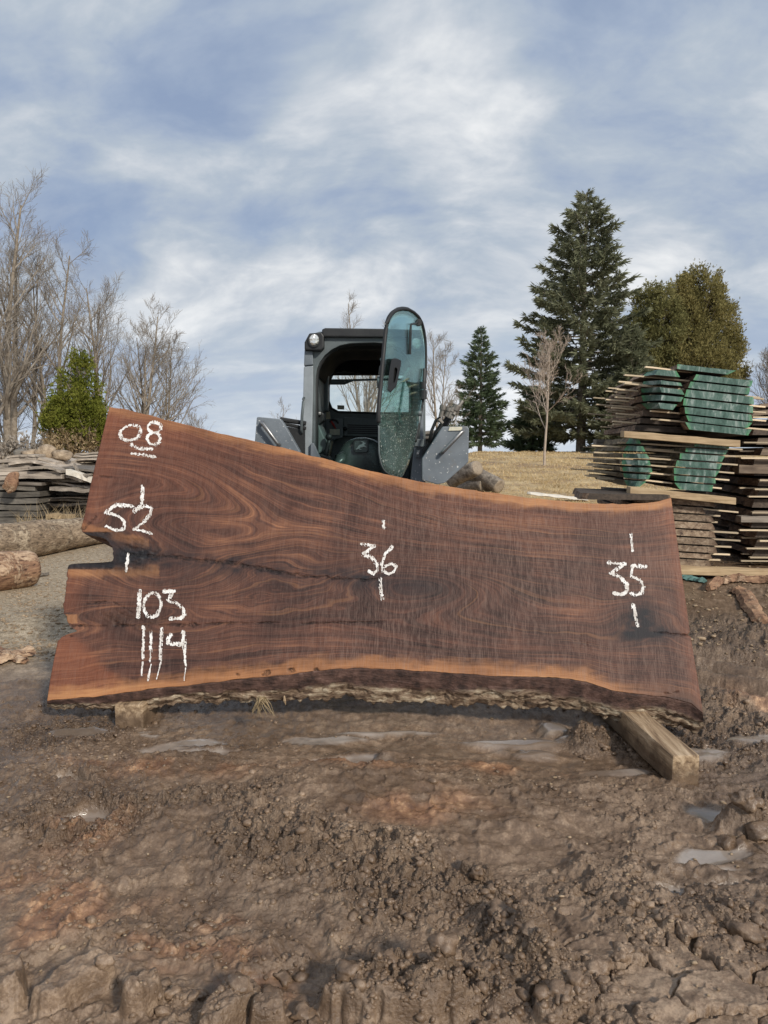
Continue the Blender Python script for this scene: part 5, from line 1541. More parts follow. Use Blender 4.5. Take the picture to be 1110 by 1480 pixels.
timber('dunnage_timber', 902, 1070, 622.5, 632, .085, 6.24, .10, M['beamx'], 'tan timber under the upper bundle, sticking out to the left', 1)
timber('dunnage_timber', 911, 1064, 703.5, 713.5, .105, 6.2, .10, M['beamx'], 'tan timber between the middle and bottom tiers', 2)
timber('dunnage_timber', 862, 1040, 635, 643, .02, 7.6, .12, M['darkplank'], 'dark grey timber stub at the far end under the upper bundle', 3)
timber('dunnage_timber', 875, 1020, 707, 714, .02, 7.7, .12, M['darkplank'], 'dark timber at the far end above the bottom tier', 7)
timber('dunnage_timber', 940, 1150, 818.5, 829, .035, 6.2, .14, M['beamx'], 'long tan timber on the mud under the bottom tier', 4)
timber('dunnage_timber', 900, 1160, 822, 832, .02, 7.9, .14, M['darkplank'], 'dark timber under the far end of the bottom tier', 8)

# stickers: thin strips laid between the layers, poking out both sides
stk_bm = MB(); n_ = 7; ring = []
for i in range(n_):
    x_ = -.5 + i / (n_ - 1); b_ = .10 * math.sin(i * 1.3)
    ring += [(x_, -.5, -.5 + b_), (x_, .5, -.5 + b_), (x_, .5, .5 + b_), (x_, -.5, .5 + b_)]
stk_bm.add(ring, [(3, 2, 1, 0), tuple((n_ - 1) * 4 + k for k in range(4))] + [(i * 4 + k, i * 4 + (k + 1) % 4, (i + 1) * 4 + (k + 1) % 4, (i + 1) * 4 + k) for i in range(n_ - 1) for k in range(4)])
STK = [None]
rs = random.Random(21)


def sticker(p0, p1, label, group, th=.013, wd=.032):
    if STK[0] is None:
        o = stk_bm.build('sticker_strip', M['sticker']); STK[0] = o
    else:
        o = STK[0].copy(); COL.objects.link(o)
    a, b = Vector(p0), Vector(p1); d_ = b - a
    o.location = (a + b) / 2
    o.scale = (d_.length, wd, th)
    o.rotation_euler = (rs.uniform(-.05, .05), -math.atan2(d_.z, math.hypot(d_.x, d_.y)), math.atan2(d_.y, d_.x))
    return tag(o, label, 'sticker', group)


def px_sticker(x0, x1, y0, y1, Y, label, group, **k): return sticker(at(x0, y0, Y), at(x1, y1, Y), label, group, **k)


FAR = ['front end', 'second back', 'third back', 'fourth back', 'far end']
LU = ('pale sticker strip poking out from the front of the upper bundle', 'stickers at the front of the upper bundle')
LUB = ('thin sticker strip poking out from the bark side of the upper bundle', 'stickers along the upper bundle')
up = [(932, 1000, 530.5, 538.2), (902, 1055, 542, 556), (902, 1097, 554, 575), (925, 1103, 557.5, 577), (939, 1105, 571.5, 588.5), (936, 1106, 582.8, 596.5), (940, 1106, 594, 608.5), (941, 1109, 605.5, 621.5)]
for i, a in enumerate(up):
    px_sticker(*a, 6.43, f'pale sticker strip at the front of the upper bundle, {ORD[i]} from its top', LU[1])
r2 = random.Random(5)
for kk, Yk in enumerate((6.7, 7.0, 7.35, 7.7, 8.05)):
    for i in range(6):
        yb_ = [549, 561, 573, 586, 598, 610][i]
        y_ = 655 + (yb_ - 4 - 655) * 6.3 / Yk
        x_l = 555 + ((933 - 555) * 6.3 + .14 * (Yk - 6.3) * F_PX) / Yk - r2.uniform(8, 36)
        if i < 2 and Yk > 7.8: continue
        px_sticker(x_l, x_l + 150, y_, y_ + 150 * .085, Yk, f'bark-side sticker strip of the upper bundle, {ORD[i]} from its top, {FAR[kk]}', LUB[1], th=.012)
LM = ('pale sticker strip across the front of the middle tier', 'stickers at the front of the middle tier')
LMB = ('thin sticker strip poking out from the bark side of the middle tier', 'stickers along the middle tier')
mid = [(893, 1072, 639.6, 650), (914, 1062, 649, 660), (905, 1065, 659.5, 672), (904, 1060, 669.3, 684), (898, 1053, 680, 694), (902, 1042, 691, 706)]
for i, a in enumerate(mid):
    px_sticker(*a, 6.42, f'pale sticker strip at the front of the middle tier, {ORD[i]} from its top', LM[1])
for kk, Yk in enumerate((6.75, 7.05, 7.4, 7.75, 8.05)):
    for i in range(6):
        yb_ = [643, 653.5, 664, 674, 684, 694][i]
        y_ = 655 + (yb_ - 655) * 6.3 / Yk
        x_l = 555 + ((904 - 555) * 6.3 + .14 * (Yk - 6.3) * F_PX) / Yk - r2.uniform(8, 36)
        px_sticker(x_l, x_l + 150, y_, y_ + 150 * .06, Yk, f'bark-side sticker strip of the middle tier, {ORD[i]} from its top, {FAR[kk]}', LMB[1], th=.012)
LB = ('pale sticker strip poking out right of the brown bottom tier', 'stickers in the bottom tier')
for i, a in enumerate(((960, 1066, 729.5, 740.5), (960, 1040, 741, 745.8), (930, 1036, 748, 754.8), (930, 1066, 761, 770.5), (930, 1069, 772, 781.6), (930, 1056, 784, 790.6), (930, 1054, 796, 801.6), (970, 1040, 806.5, 809.4))):
    px_sticker(*a, 6.40, f'pale sticker strip poking out right of the brown bottom tier, {ORD[i]} from its top', LB[1])

# second stack at the right edge of the picture
ry0 = [584, 594, 606, 619, 633, 647, 662, 677, 692, 707, 722, 738, 752, 767, 781, 796, 808]
for i in range(16):
    a = 1084 + [2, 3, 4, 4, 8, 14, 4, 6, 12, 10, 4, 2, 0, 8, 6, 4][i]
    sl_ = -.10 if i < 2 else .01
    if i == 0: a = 1096
    o = board('dark_board', (a + 4, ry0[i]), (1260, ry0[i] + 176 * sl_), (1260, ry0[i + 1] - 4.5 + 170 * sl_), (a, ry0[i + 1] - 4.5), 6.75, 2.3, [M['brownend'] if i in (0, 1, 4, 5, 6, 11) else M['darkboard'], M['bark'], M['darkboard']], 160 + i, wob=.03)
    tag(o, f'dark weathered slab, {ORD[i]} of the stack cut by the right edge', 'board', 'slabs of the right edge stack')
LR = ('pale sticker strip poking out left of the stack at the right edge', 'stickers of the right edge stack')
for i, (xa, yy_) in enumerate(((1087, 592), (1087, 603), (1074, 639.5), (1069, 652), (1070, 662), (1097, 694), (1068, 705), (1090, 707), (1081, 717.6), (1089, 729), (1086, 740.5), (1068, 766), (1072, 777), (1097, 781.5), (1078, 792.5), (1072, 800.5), (1083, 805.5), (1070, 810.5))):
    px_sticker(xa, xa + 170, yy_, yy_ + 2.5, 6.7 if i % 3 else 6.9, f'pale sticker strip of the stack at the right edge, {ORD[i]} from its top', LR[1])
r3 = random.Random(9)
for i in range(10):
    yy_ = 640 + i * 17; xa = 1052 + r3.uniform(0, 14)
    px_sticker(xa, xa + 130, yy_, yy_ + 2, 7.3 + r3.uniform(0, .8), f'dim sticker strip in the gap between the two stacks, {ORD[i]} from the top', 'stickers deep in the gap', th=.014)
timber('dunnage_timber', 1068, 1200, 672, 684, .02, 6.72, .12, M['brownend'], 'brown timber end in the middle of the right edge stack', 5)
timber('dunnage_timber', 1071, 1200, 746, 755, .01, 6.7, .1, M['greyplank'], 'grey timber block low in the right edge stack', 6)

# scraps on the mud before the stacks
def scrap(name, pts, wid, th, mat, label, seed, cat, Yf=None, lift=0.012):
    """a strip lying on the ground along px points, ragged edges"""
    n_ = 26; c = smooth_path(pts, n_)
    mb = MB(); vs = []; fs = []
    P = [];
    for p in c:
        g_ = gp(p[0], p[1], .12)
        P.append(g_)
    P = np.array(P)
    if Yf is not None: P = np.array([at(p[0], p[1], Yf) for p in c])
    for i in range(n_):
        d_ = P[min(i + 1, n_ - 1)] - P[max(i - 1, 0)]; d_ /= np.linalg.norm(d_); s_ = np.array([-d_[1], d_[0], 0]); s_ /= np.linalg.norm(s_)
        w_ = wid * (1 + .45 * float(fbm(np.array([i * .5]), np.array([seed * 1.0]), None, 3, seed)[0])) * (0.45 if i in (0, n_ - 1) else 1)
        z_ = gz(P[i][0], P[i][1]) + lift if Yf is None else P[i][2]
        zz_ = .012 * math.sin(i * .9 + seed)
        for k, (a, h) in enumerate(((-.5, 0), (-.3, th), (0, th * 1.35), (.3, th), (.5, 0))):
            hh_ = h * (1 + .16 * math.sin(i * .8 + k * 1.9 + seed))
            vs.append((P[i][0] + s_[0] * w_ * a, P[i][1] + s_[1] * w_ * a, z_ + zz_ * .3 + hh_))
        vs.append((P[i][0], P[i][1], z_ - .01))
    for i in range(n_ - 1):
        for k in range(6): fs.append((i * 6 + k, i * 6 + (k + 1) % 6, (i + 1) * 6 + (k + 1) % 6, (i + 1) * 6 + k))
    fs += [tuple(range(5, -1, -1)), tuple((n_ - 1) * 6 + k for k in range(6))]
    mb.add(vs, fs)
    return tag(mb.build(name, mat), label, cat)


scrap('split_branch', [(1024, 848), (1038, 841), (1060, 839), (1085, 840), (1125, 842)], .085, .04, M['logred'], 'pale split branch lying on the mud before the right-hand stacks', 2, 'wood scrap')
scrap('bark_strip', [(1065, 848), (1078, 855), (1090, 868), (1104, 880)], .13, .03, M['logred'], 'curled brown bark strip on the mud below the split branch', 3, 'bark')
scrap('painted_board', [(975, 834), (990, 836), (1018, 842)], .10, .02, M['teal'], 'scrap of teal painted board in the mud by the bottom tier', 5, 'wood scrap')
scrap('long_scrap', [(1042, 833), (1070, 832), (1130, 831)], .06, .03, M['greyplank'], 'long pale offcut along the foot of the right edge stack', 6, 'wood scrap')
scrap('white_plank', [(762, 714), (790, 717), (835, 722), (850, 723)], .16, .03, M['paleplank'], 'bleached white plank lying on the bank behind the slab', 7, 'plank', Yf=11.2)
# ------------------------------------------------------------------ logs and weathered pile on the left
def log(name, a, b, r0, r1, mat, label, seed, endmat=None, nseg=40, sides=28, knob=0.06, cat='log'):
    a = np.array(a, float); b = np.array(b, float)
    d = b - a; L = np.linalg.norm(d); d /= L
    s1 = np.cross(d, [0, 0, 1]); s1 /= np.linalg.norm(s1); s2 = np.cross(s1, d)
    vs = []; q = np.linspace(0, 1, nseg); th = np.linspace(0, 2 * np.pi, sides, endpoint=False)
    Q, T_ = np.meshgrid(q, th, indexing='ij')
    R_ = (r0 + (r1 - r0) * Q)
    nn = fbm(Q * L * 2.5 + seed, np.cos(T_) * 1.3, np.sin(T_) * 1.3 + seed, 4, seed)
    R_ = R_ * (1 + knob * 2.2 * nn + .03 * vnoise(Q * L * 14, np.cos(T_) * 5, np.sin(T_) * 5, seed + 2))
    R_ = R_ * np.where((Q < .001) | (Q > .999), .94, 1)
    P = a + d * (Q * L)[..., None] + s1 * (R_ * np.cos(T_))[..., None] + s2 * (R_ * np.sin(T_))[..., None]
    i_ = np.arange(nseg * sides).reshape(nseg, sides)
    qs = np.stack([i_[:-1], np.roll(i_[:-1], -1, 1), np.roll(i_[1:], -1, 1), i_[1:]], -1).reshape(-1, 4)
    # ends: three rings towards the heart
    V_ = [P.reshape(-1, 3)]; nb_ = nseg * sides; Qs = [qs]; T3 = []; mi = [np.zeros(len(qs), int)]; mt = []
    for e, row in ((0, i_[0]), (1, i_[-1])):
        c = (a if e == 0 else b); prev = row
        for k in (.7, .35):
            ring = c + (P[0 if e == 0 else -1] - c) * k + (d * (.01 if e else -.01) * (1 - k)) + rng.normal(0, .003, (sides, 3))
            cur = nb_ + np.arange(sides); nb_ += sides; V_.append(ring)
            f = np.stack([prev, cur, np.roll(cur, -1), np.roll(prev, -1)], 1)
            if e == 1: f = f[:, ::-1]
            Qs.append(f); mi.append(np.ones(sides, int)); prev = cur
        V_.append(c[None]); ci = nb_; nb_ += 1
        f = np.stack([prev, np.full(sides, ci), np.roll(prev, -1)], 1)
        if e == 1: f = f[:, ::-1]
        T3.append(f); mt.append(np.ones(sides, int))
    me = np_mesh(name, np.concatenate(V_), np.concatenate(Qs), np.concatenate(T3), mats=[mat, endmat or M['beam']], midx=np.concatenate(mi + mt))
    return tag(link(name, me), label, cat)


def gpt(px, py, r):
    c = gp(px, py); return np.array([c[0], c[1], gz(c[0], c[1]) + r * .94])


A_ = gp(-60, 826); B_ = gp(163, 786)
log('fallen_log', (A_[0], A_[1], .225), (B_[0] - .05, B_[1] + .6, .17), .235, .165, M['logbark'], 'long weathered tan log lying on the ground behind the left end of the slab', 3)
A_ = gp(-90, 868); B_ = gp(36, 850)
log('fallen_log', (A_[0], A_[1] + .1, .165), (B_[0] + .0, B_[1] + .15, .155), .185, .165, M['logred'], 'short reddish peeled log cut off by the left edge', 8, M['logred'], 26)
scrap('bark_strip', [(-20, 938), (10, 932), (30, 925), (44, 921)], .10, .03, M['logred'], 'orange brown bark strip on the mud at the left edge', 11, 'bark')
scrap('bark_strip', [(-10, 920), (12, 926), (34, 934)], .07, .02, M['logred'], 'thin reddish bark piece beside the orange strip at the left edge', 13, 'bark')
scrap('branch', [(20, 820), (45, 818), (70, 815)], .03, .02, M['greyplank'], 'grey stick lying on the gravel by the short log', 15, 'branch')


def plank(px0, px1, py0, py1, th_px, Y, dep, mat, label, seed, group='weathered offcuts in the left-hand pile', bend=0.0, cat='plank', roll=0.0, name='grey_plank', yaw=0.0):
    n_ = 12; vs = []; fs = []
    A_, B_ = at(px0, py0, Y), at(px1, py1, Y + yaw)
    hh = th_px * Y / F_PX
    for i in range(n_):
        q = i / (n_ - 1); c = A_ + (B_ - A_) * q
        bz = bend * math.sin(q * math.pi) + .012 * float(vnoise(np.array([q * 4.0]), np.array([seed * 1.3]), None, seed)[0])
        e = .02 * float(vnoise(np.array([q * 9.0]), np.array([seed * 2.3]), None, seed + 1)[0])
        for yy_, zz_ in ((0 + e, -hh / 2), (dep, -hh / 2 + roll), (dep, hh / 2 + roll), (e * .5, hh / 2)):
            vs.append((c[0], c[1] + yy_, c[2] + bz + zz_))
    mb = MB()
    fs = [(3, 2, 1, 0), tuple((n_ - 1) * 4 + k for k in range(4))] + [(i * 4 + k, i * 4 + (k + 1) % 4, (i + 1) * 4 + (k + 1) % 4, (i + 1) * 4 + k) for i in range(n_ - 1) for k in range(4)]
    mb.add(vs, fs)
    return tag(mb.build(name, mat), label, cat, group)


rp = random.Random(12)
# thick dark slabs with square ends at the left edge
for i in range(6):
    y0 = 704 + i * 9.4
    plank(-80, 51 + [0, 6, 3, 5, 4, 1][i], y0, y0 + 1.5, 7.6, 10.8, 1.6, M['darkplank'], f'thick dark slab, {ORD[i]} of the square stack at the left edge', 200 + i, 'thick slabs stacked at the left edge', name='thick_board')
# warped boards on top
for i, (a, b, c, d_, th, be) in enumerate(((8, 80, 664, 670, 3.6, .06), (10, 55, 661, 660, 3, .03), (-40, 52, 670, 664.5, 4.5, 0), (-40, 46, 678, 671, 5, 0), (-40, 43, 682.5, 676.5, 5.5, 0), (12, 82, 671, 676, 3.5, .05), (-30, 85, 687, 683.5, 4.5, .02), (-20, 90, 692, 688, 6.5, .01), (-30, 60, 698, 699, 4, 0), (40, 88, 676, 681, 4, .03))):
    plank(a, b, c, d_, th, 11.0 - .03 * i, .9, M['greyplank'], f'warped grey board, {ORD[i]} of the loose boards above the dark square stack', 220 + i, 'warped boards on the left-hand pile', be, roll=.02)
# jumble of offcuts between the stack and the slab
for i in range(26):
    y_ = 668 + i * 3.25 + rp.uniform(-1, 1)
    a = rp.uniform(50, 82) if i % 3 else rp.uniform(68, 100); b = rp.uniform(118, 160)
    tl_ = rp.uniform(-6, 11) if i < 14 else rp.uniform(-2.5, 3.5)
    plank(a, b, y_, y_ + tl_, rp.choice([1.6, 2.2, 2.8, 3.6, 5.2]), 11.3 + rp.uniform(-.35, .35), rp.uniform(.5, 1.0), M['greyplank'], f'grey offcut, {ORD[i]} from the top in the jumble beside the slab', 240 + i, 'grey offcuts in the left-hand jumble', rp.uniform(-.02, .03), roll=rp.uniform(-.03, .04), yaw=rp.uniform(-.3, .3))
plank(95, 142, 681, 697, 8, 10.75, .16, M['paleplank'], 'pale round-edged post sticking out of the jumble', 301, None, 0, 'post', name='pale_post')
plank(106, 118, 672, 690, 5, 10.85, .08, M['greyplank'], 'short light grey board standing aslant in the jumble', 302, None)
plank(72, 132, 706, 710, 5, 10.7, .3, M['greyplank'], 'long grey board lying across the front of the jumble', 303, None)
for i in range(7):
    plank(104 + rp.uniform(-4, 5), 165, 655.5 + i * 4.0, 654 + i * 4.1, 2.6, 12.4, .9, M['greyplank'], f'thin pale board, {ORD[i]} of the neat stack behind the slab corner', 310 + i, 'thin boards behind the slab corner', roll=.01)
plank(30, 150, 761, 756, 5, 10.2, .16, M['paleplank'], 'pale squared timber lying along the foot of the left-hand pile', 330, None, 0, 'timber', name='squared_timber')
plank(66, 100, 746, 747, 6, 10.5, .2, M['beamx'], 'short tan timber block at the foot of the jumble', 331, None, 0, 'timber', name='squared_timber')
# peeling bark hanging from the stack, fence of boulders on top
mb = MB()
for i, (px, py, w_) in enumerate(((9, 686, 5), (17, 690, 7), (20, 700, 7), (17, 711, 8))): pass
me_ = lump((0, 0, 0), (.10, .05, .17), 5, .5, 1.4, 3, [M['logred']], 'bark_chunk', .3)
o = link('bark_chunk', me_, None, tuple(at(16, 698, 10.55))); o.rotation_euler = (0, .35, 0); tag(o, 'reddish bark chunk hanging over the dark square stack', 'bark')
for i, (px, py, sx, sz, lab) in enumerate(((66, 654, .16, .115, 'largest tan boulder on top of the left-hand pile'), (90, 658, .17, .085, 'flat tan boulder right of the largest one on the pile'), (28, 654, .11, .06, 'dark grey stone left on top of the pile'), (46, 656, .17, .07, 'low brown stone between the dark stone and the largest boulder'))):
    me_ = lump((0, 0, 0), (sx, sx * .9, sz), 30 + i, .42, 1.5, 3, [M['rock'] if i != 2 else M['darkplank']], 'boulder', i * 1.3)
    tag(link('boulder', me_, None, tuple(at(px, py, 11.35))), lab, 'boulder')

# dry weeds in front of the pile
Nw = 420; rw = np.random.default_rng(8)
bx = rw.choice([60, 68, 95, 100, 110, 30, 120], Nw) + rw.normal(0, 7, Nw); bY = rw.uniform(9.7, 10.4, Nw)
Pw = np.stack([(bx - CX) * bY / F_PX, bY, np.zeros(Nw)], 1)
tag(blades('dry_weeds', Pw, rw.uniform(.12, .75, Nw) ** 1.3, np.full(Nw, .010), rw.uniform(.05, .5, Nw), M['straw'], 4), 'dry straw coloured weeds standing before the left-hand pile', 'weeds', None, 'stuff')

# firewood logs on the bank right of the loader
for i, (a, b, r, lab) in enumerate((((652, 694), (690, 676), .14, 'split grey firewood log under the right arm plate'), ((676, 681), (722, 703), .14, 'round-ended firewood log pointing right on the bank'), ((660, 706), (700, 702), .13, 'brown firewood log lowest beside the slab top'), ((690, 692), (716, 706), .10, 'thin firewood log lying below the round-ended one'))):
    Yl_ = 12.5
    log('firewood_log', at(*a, Yl_ + .3 * i), at(*b, Yl_ - .5 + .2 * i), r, r * .92, M['firewood'], lab, 40 + i, M['beamdull'], 18, 18, .09)

# ------------------------------------------------------------------ trees
class TB:
    def __init__(s, sides=4): s.V = []; s.Q = []; s.n = 0; s.sides = sides
    def tube(s, P, R):
        P = np.array(P); m = len(P); k = s.sides if R[0] > .02 else 3
        D = np.gradient(P, axis=0); D /= np.linalg.norm(D, axis=1)[:, None] + 1e-9
        a = np.cross(D, [.21, .33, .92]); a /= np.linalg.norm(a, axis=1)[:, None] + 1e-9; b = np.cross(D, a)
        th = np.arange(k) * 2 * np.pi / k
        V = P[:, None] + (a[:, None] * np.cos(th)[None, :, None] + b[:, None] * np.sin(th)[None, :, None]) * np.array(R)[:, None, None]
        i = s.n + np.arange(m * k).reshape(m, k)
        s.Q.append(np.stack([i[:-1], np.roll(i[:-1], -1, 1), np.roll(i[1:], -1, 1), i[1:]], -1).reshape(-1, 4)); s.V.append(V.reshape(-1, 3)); s.n += m * k
    def build(s, name, mat, parent):
        return link(name, np_mesh(name, np.concatenate(s.V), np.concatenate(s.Q), mats=[mat]), parent)


def bare_tree(px, py_base, py_top, Y, label, seed, spread=.42, r0=None, mat='twig', levels=4, stems=1, dens=1.0, name='bare_tree', group=None, minr=.0048, lean=0.0, first=.22):
    rt = random.Random(seed)
    bx = (px - CX) * Y / F_PX
    zb = min(float(at(px, py_base, Y)[2]), gz(bx, Y)); H = float(at(px, py_top, Y)[2]) - zb
    if r0 is None: r0 = H * .012
    root = empty(name, (bx, Y, zb), label, 'tree', group)
    trunk, crown = TB(7), TB(4)
    def branch(p, d, L, r, lev, tb):
        nseg = max(3, int(4 + L / H * 14)); P = [np.array(p)]; R = [r]; d = np.array(d, float)
        for i in range(nseg):
            d = d + np.array([rt.gauss(0, .055), rt.gauss(0, .055), rt.gauss(.06 if lev < 3 else .03, .04)]) * (1.0 if lev else .35)
            d /= np.linalg.norm(d)
            P.append(P[-1] + d * L / nseg); R.append(max(minr * .7, r * (1 - .82 * (i + 1) / nseg)))
        tb.tube(P, R)
        if lev >= levels: return
        nch = {0: 16, 1: 8, 2: 5, 3: 3}.get(lev, 3)
        nch = max(2, int(round(nch * dens * (.85 if group and lev < 3 else 1))))
        for c in range(nch):
            q = (first + (1 - first) * (c + rt.random()) / nch) if lev == 0 else (.18 + .8 * (c + rt.random()) / nch)
            i = min(nseg - 1, int(q * nseg)); f = q * nseg - i
            pp = P[i] + (P[i + 1] - P[i]) * min(1, f); rr_ = R[i] * .62
            dd = P[i + 1] - P[i]; dd /= np.linalg.norm(dd)
            az = rt.uniform(0, 6.283); side = np.cross(dd, [math.cos(az), math.sin(az), .13]); side /= np.linalg.norm(side) + 1e-9
            ang = rt.uniform(.45, .85) if lev == 0 else rt.uniform(.35, .75)
            nd = dd * math.cos(ang) + side * math.sin(ang)
            if lev == 0:
                l_ = H * spread * (1 - .72 * (q - first) / (1 - first + 1e-6)) * rt.uniform(.75, 1.15)
            else: l_ = max(.028 * H, L * rt.uniform(.32, .66) * (1 - .40 * q))
            branch(pp, nd, l_, max(minr, min(rr_, r * .6)), lev + 1, crown)
    for k in range(stems):
        a = rt.uniform(0, 6.28); off = (0 if k == 0 else .25)
        d0 = (lean + (rt.gauss(0, .10) if stems > 1 else rt.gauss(0, .02)), rt.gauss(0, .05), 1)
        branch((bx + off * math.cos(a), Y + off * math.sin(a), zb - .05), np.array(d0) / np.linalg.norm(d0), H * (1 if k == 0 else rt.uniform(.8, .97)), r0 * (1 if k == 0 else .8), 0, trunk)
    trunk.build('trunk', M['treebark' if mat == 'twig' else mat], root); crown.build('crown', M[mat], root)
    return root


GL = 'bare trees beyond the left-hand pile'
bare_tree(-14, 668, 318, 24.5, 'bare tree mostly cut off by the left edge', 1, .40, .17, group=GL)
bare_tree(13, 666, 292, 25, 'tallest bare tree with a thick straight trunk at the far left', 2, .36, .15, group=GL)
bare_tree(22, 666, 330, 26, 'bare tree close behind the tallest one at the far left', 3, .38, .14, group=GL, lean=.05)
bare_tree(46, 664, 392, 27, 'thin bare tree right of the tallest pair on the left', 4, .40, .09, group=GL)
bare_tree(96, 664, 372, 27, 'wide bare tree standing behind the yellow green conifer', 5, .46, .11, group=GL, stems=2)
bare_tree(150, 662, 418, 28, 'bare tree rising above the slab corner right of the conifer', 6, .46, .11, group=GL, stems=2)
bare_tree(202, 664, 452, 28, 'broad twiggy bare tree behind the chalked 08', 7, .46, .10, group=GL, stems=3, dens=.9)
bare_tree(236, 664, 500, 30, 'small bare tree at the right end of the left-hand row', 8, .55, .08, group=GL, stems=2)
bare_tree(283, 660, 596, 32, 'lowest bare bush at the end of the left-hand row', 9, .6, .05, group=GL, stems=3, levels=3, dens=.8)
bare_tree(70, 664, 470, 29, 'slender pale bare trunk left of the conifer', 21, .3, .07, group=GL)
bare_tree(8, 665, 520, 29, 'low bare tree between the trunks at the far left', 22, .5, .07, group=GL, stems=3)
bare_tree(533, 655, 430, 33, 'slim bare tree showing above the loader roof', 10, .20, .08, first=.45, levels=3, stems=2)
bare_tree(412, 655, 583, 34, 'tiny bare treetop left of the loader cab', 11, .4, .05, levels=3, dens=.7)
bare_tree(535, 655, 528, 24, 'spreading bare tree seen through the rear window of the cab', 14, .75, .10, stems=2, dens=.62)
bare_tree(636, 655, 490, 28, 'bare tree between the loader door and the small spruce', 12, .40, .07, dens=.8, stems=2)
bare_tree(786, 668, 502, 19.5, 'small pale bare tree on the dry bank before the big spruce', 13, .52, .038, mat='paletwig', first=.30, dens=.9, minr=.0055)
bare_tree(1112, 655, 492, 34, 'grey bare tree cut off by the right edge', 15, .42, .10, stems=3)


def conifer(px, py_base, py_top, Y, width_px, label, seed, mat, name='spruce_tree', nwh=34, droop=.32, skirt=.05, spray=.34, nbr=11, pexp=.82):
    r = np.random.default_rng(seed)
    bx = (px - CX) * Y / F_PX
    zb = min(float(at(px, py_base, Y)[2]), gz(bx, Y)); H = float(at(px, py_top, Y)[2]) - zb; Rm = width_px * Y / F_PX / 2
    root = empty(name, (bx, Y, zb), label, 'tree')
    tk = TB(9); tk.tube([(bx, Y, zb - .1), (bx + .02, Y, zb + H * .5), (bx, Y, zb + H)], [H * .020, H * .011, .012])
    lim = TB(4)
    Vs = []; Ts = []; nv = 0
    for wv in range(nwh):
        q = ((wv + .5) / nwh) ** .92
        z = zb + H * (skirt + (1 - skirt) * q)
        prof = (1 - q) ** pexp * min(1, .70 + 2.0 * q)
        nb_ = max(4, int(nbr * (1 - .45 * q)))
        a0 = r.uniform(0, 6.28)
        for b in range(nb_):
            a = a0 + 2 * np.pi * (b + r.uniform(-.35, .35)) / nb_
            L = Rm * prof * r.choice([r.uniform(.5, .8), r.uniform(.8, 1.18)]) + .06
            zz_ = z + r.normal(0, H * .008)
            m = 9; s = np.linspace(0, 1, m)
            rise = L * (.38 * q - droop * (1 - q) + r.normal(0, .05))
            cx_ = bx + np.cos(a) * L * s; cy_ = Y + np.sin(a) * L * s; cz_ = zz_ + rise * s ** 1.2 + L * .16 * s ** 3
            lim.tube(np.stack([cx_, cy_, cz_], 1), np.linspace(.012 + .010 * L, .004, m))
            # sprays along the bough
            ns = int(12 + 26 * L)
            t_ = r.uniform(.12, 1.03, ns) ** .62
            C = np.stack([np.interp(t_, s, cx_), np.interp(t_, s, cy_), np.interp(t_, s, cz_)], 1)
            out = np.array([np.cos(a), np.sin(a), 0.0]); sd = np.array([-np.sin(a), np.cos(a), 0.0])
            side = r.choice([-1, 1], ns) * r.uniform(.35, 1.1, ns)
            dv = out[None] * r.uniform(.35, 1.0, ns)[:, None] + sd[None] * side[:, None] + np.array([0, 0, 1])[None] * r.normal(-.10, .22, ns)[:, None]
            dv /= np.linalg.norm(dv, axis=1)[:, None]
            l_ = spray * r.uniform(.55, 1.25, ns) * (.55 + .45 * min(1, L / 1.2))
            nf = 5   # each spray is a small fan of needle blades
            for k in range(nf):
                ang = (k - 2) * .34
                up = np.cross(dv, out[None] + np.array([.1, .2, .9])); up /= np.linalg.norm(up, axis=1)[:, None] + 1e-9
                pr = np.cross(up, dv)
                dk = dv * np.cos(ang) + pr * np.sin(ang) + r.normal(0, .16, (ns, 3))
                lk = l_ * (1 - .16 * abs(k - 2)); wk = lk * r.uniform(.07, .13, ns)
                w3 = np.cross(dk, r.normal(0, 1, (ns, 3))); w3 /= np.linalg.norm(w3, axis=1)[:, None] + 1e-9
                p0 = C + dv * (l_ * .12 * k)[:, None]
                mid = p0 + dk * (lk * .45)[:, None]
                V = np.stack([p0, mid + w3 * wk[:, None], mid - w3 * wk[:, None], p0 + dk * lk[:, None]], 1).reshape(-1, 3)
                i = nv + np.arange(ns) * 4
                Vs.append(V); Ts += [np.stack([i, i + 1, i + 3, i + 2], 1)]; nv += ns * 4
    tk.build('trunk', M['treebark'], root); lim.build('bough', M['treebark'], root)
    link('crown', np_mesh('crown', np.concatenate(Vs), quads=np.concatenate(Ts), mats=[mat], smooth=False), root)
    return root


conifer(838, 652, 279, 33, 228, 'tall grey green spruce with tiered boughs behind the right-hand stack', 1, M['spruce'], nwh=36, nbr=11, pexp=.70, droop=.18)
conifer(693, 652, 474, 33, 92, 'small dark spruce standing between the loader and the big spruce', 2, M['spruce2'], nwh=26, nbr=10, spray=.28, droop=.2)
conifer(908, 660, 470, 31, 120, 'low wide spruce filling the gap between the big spruce and the cedar', 3, M['spruce'], nwh=26, nbr=11)
conifer(770, 655, 560, 35, 80, 'squat dark spruce half hidden behind the pale bare tree', 4, M['spruce2'], nwh=18, nbr=9)
conifer(650, 655, 602, 36, 36, 'little round evergreen beside the hydraulic couplers', 6, M['cedar'], nwh=10, nbr=8, spray=.2)


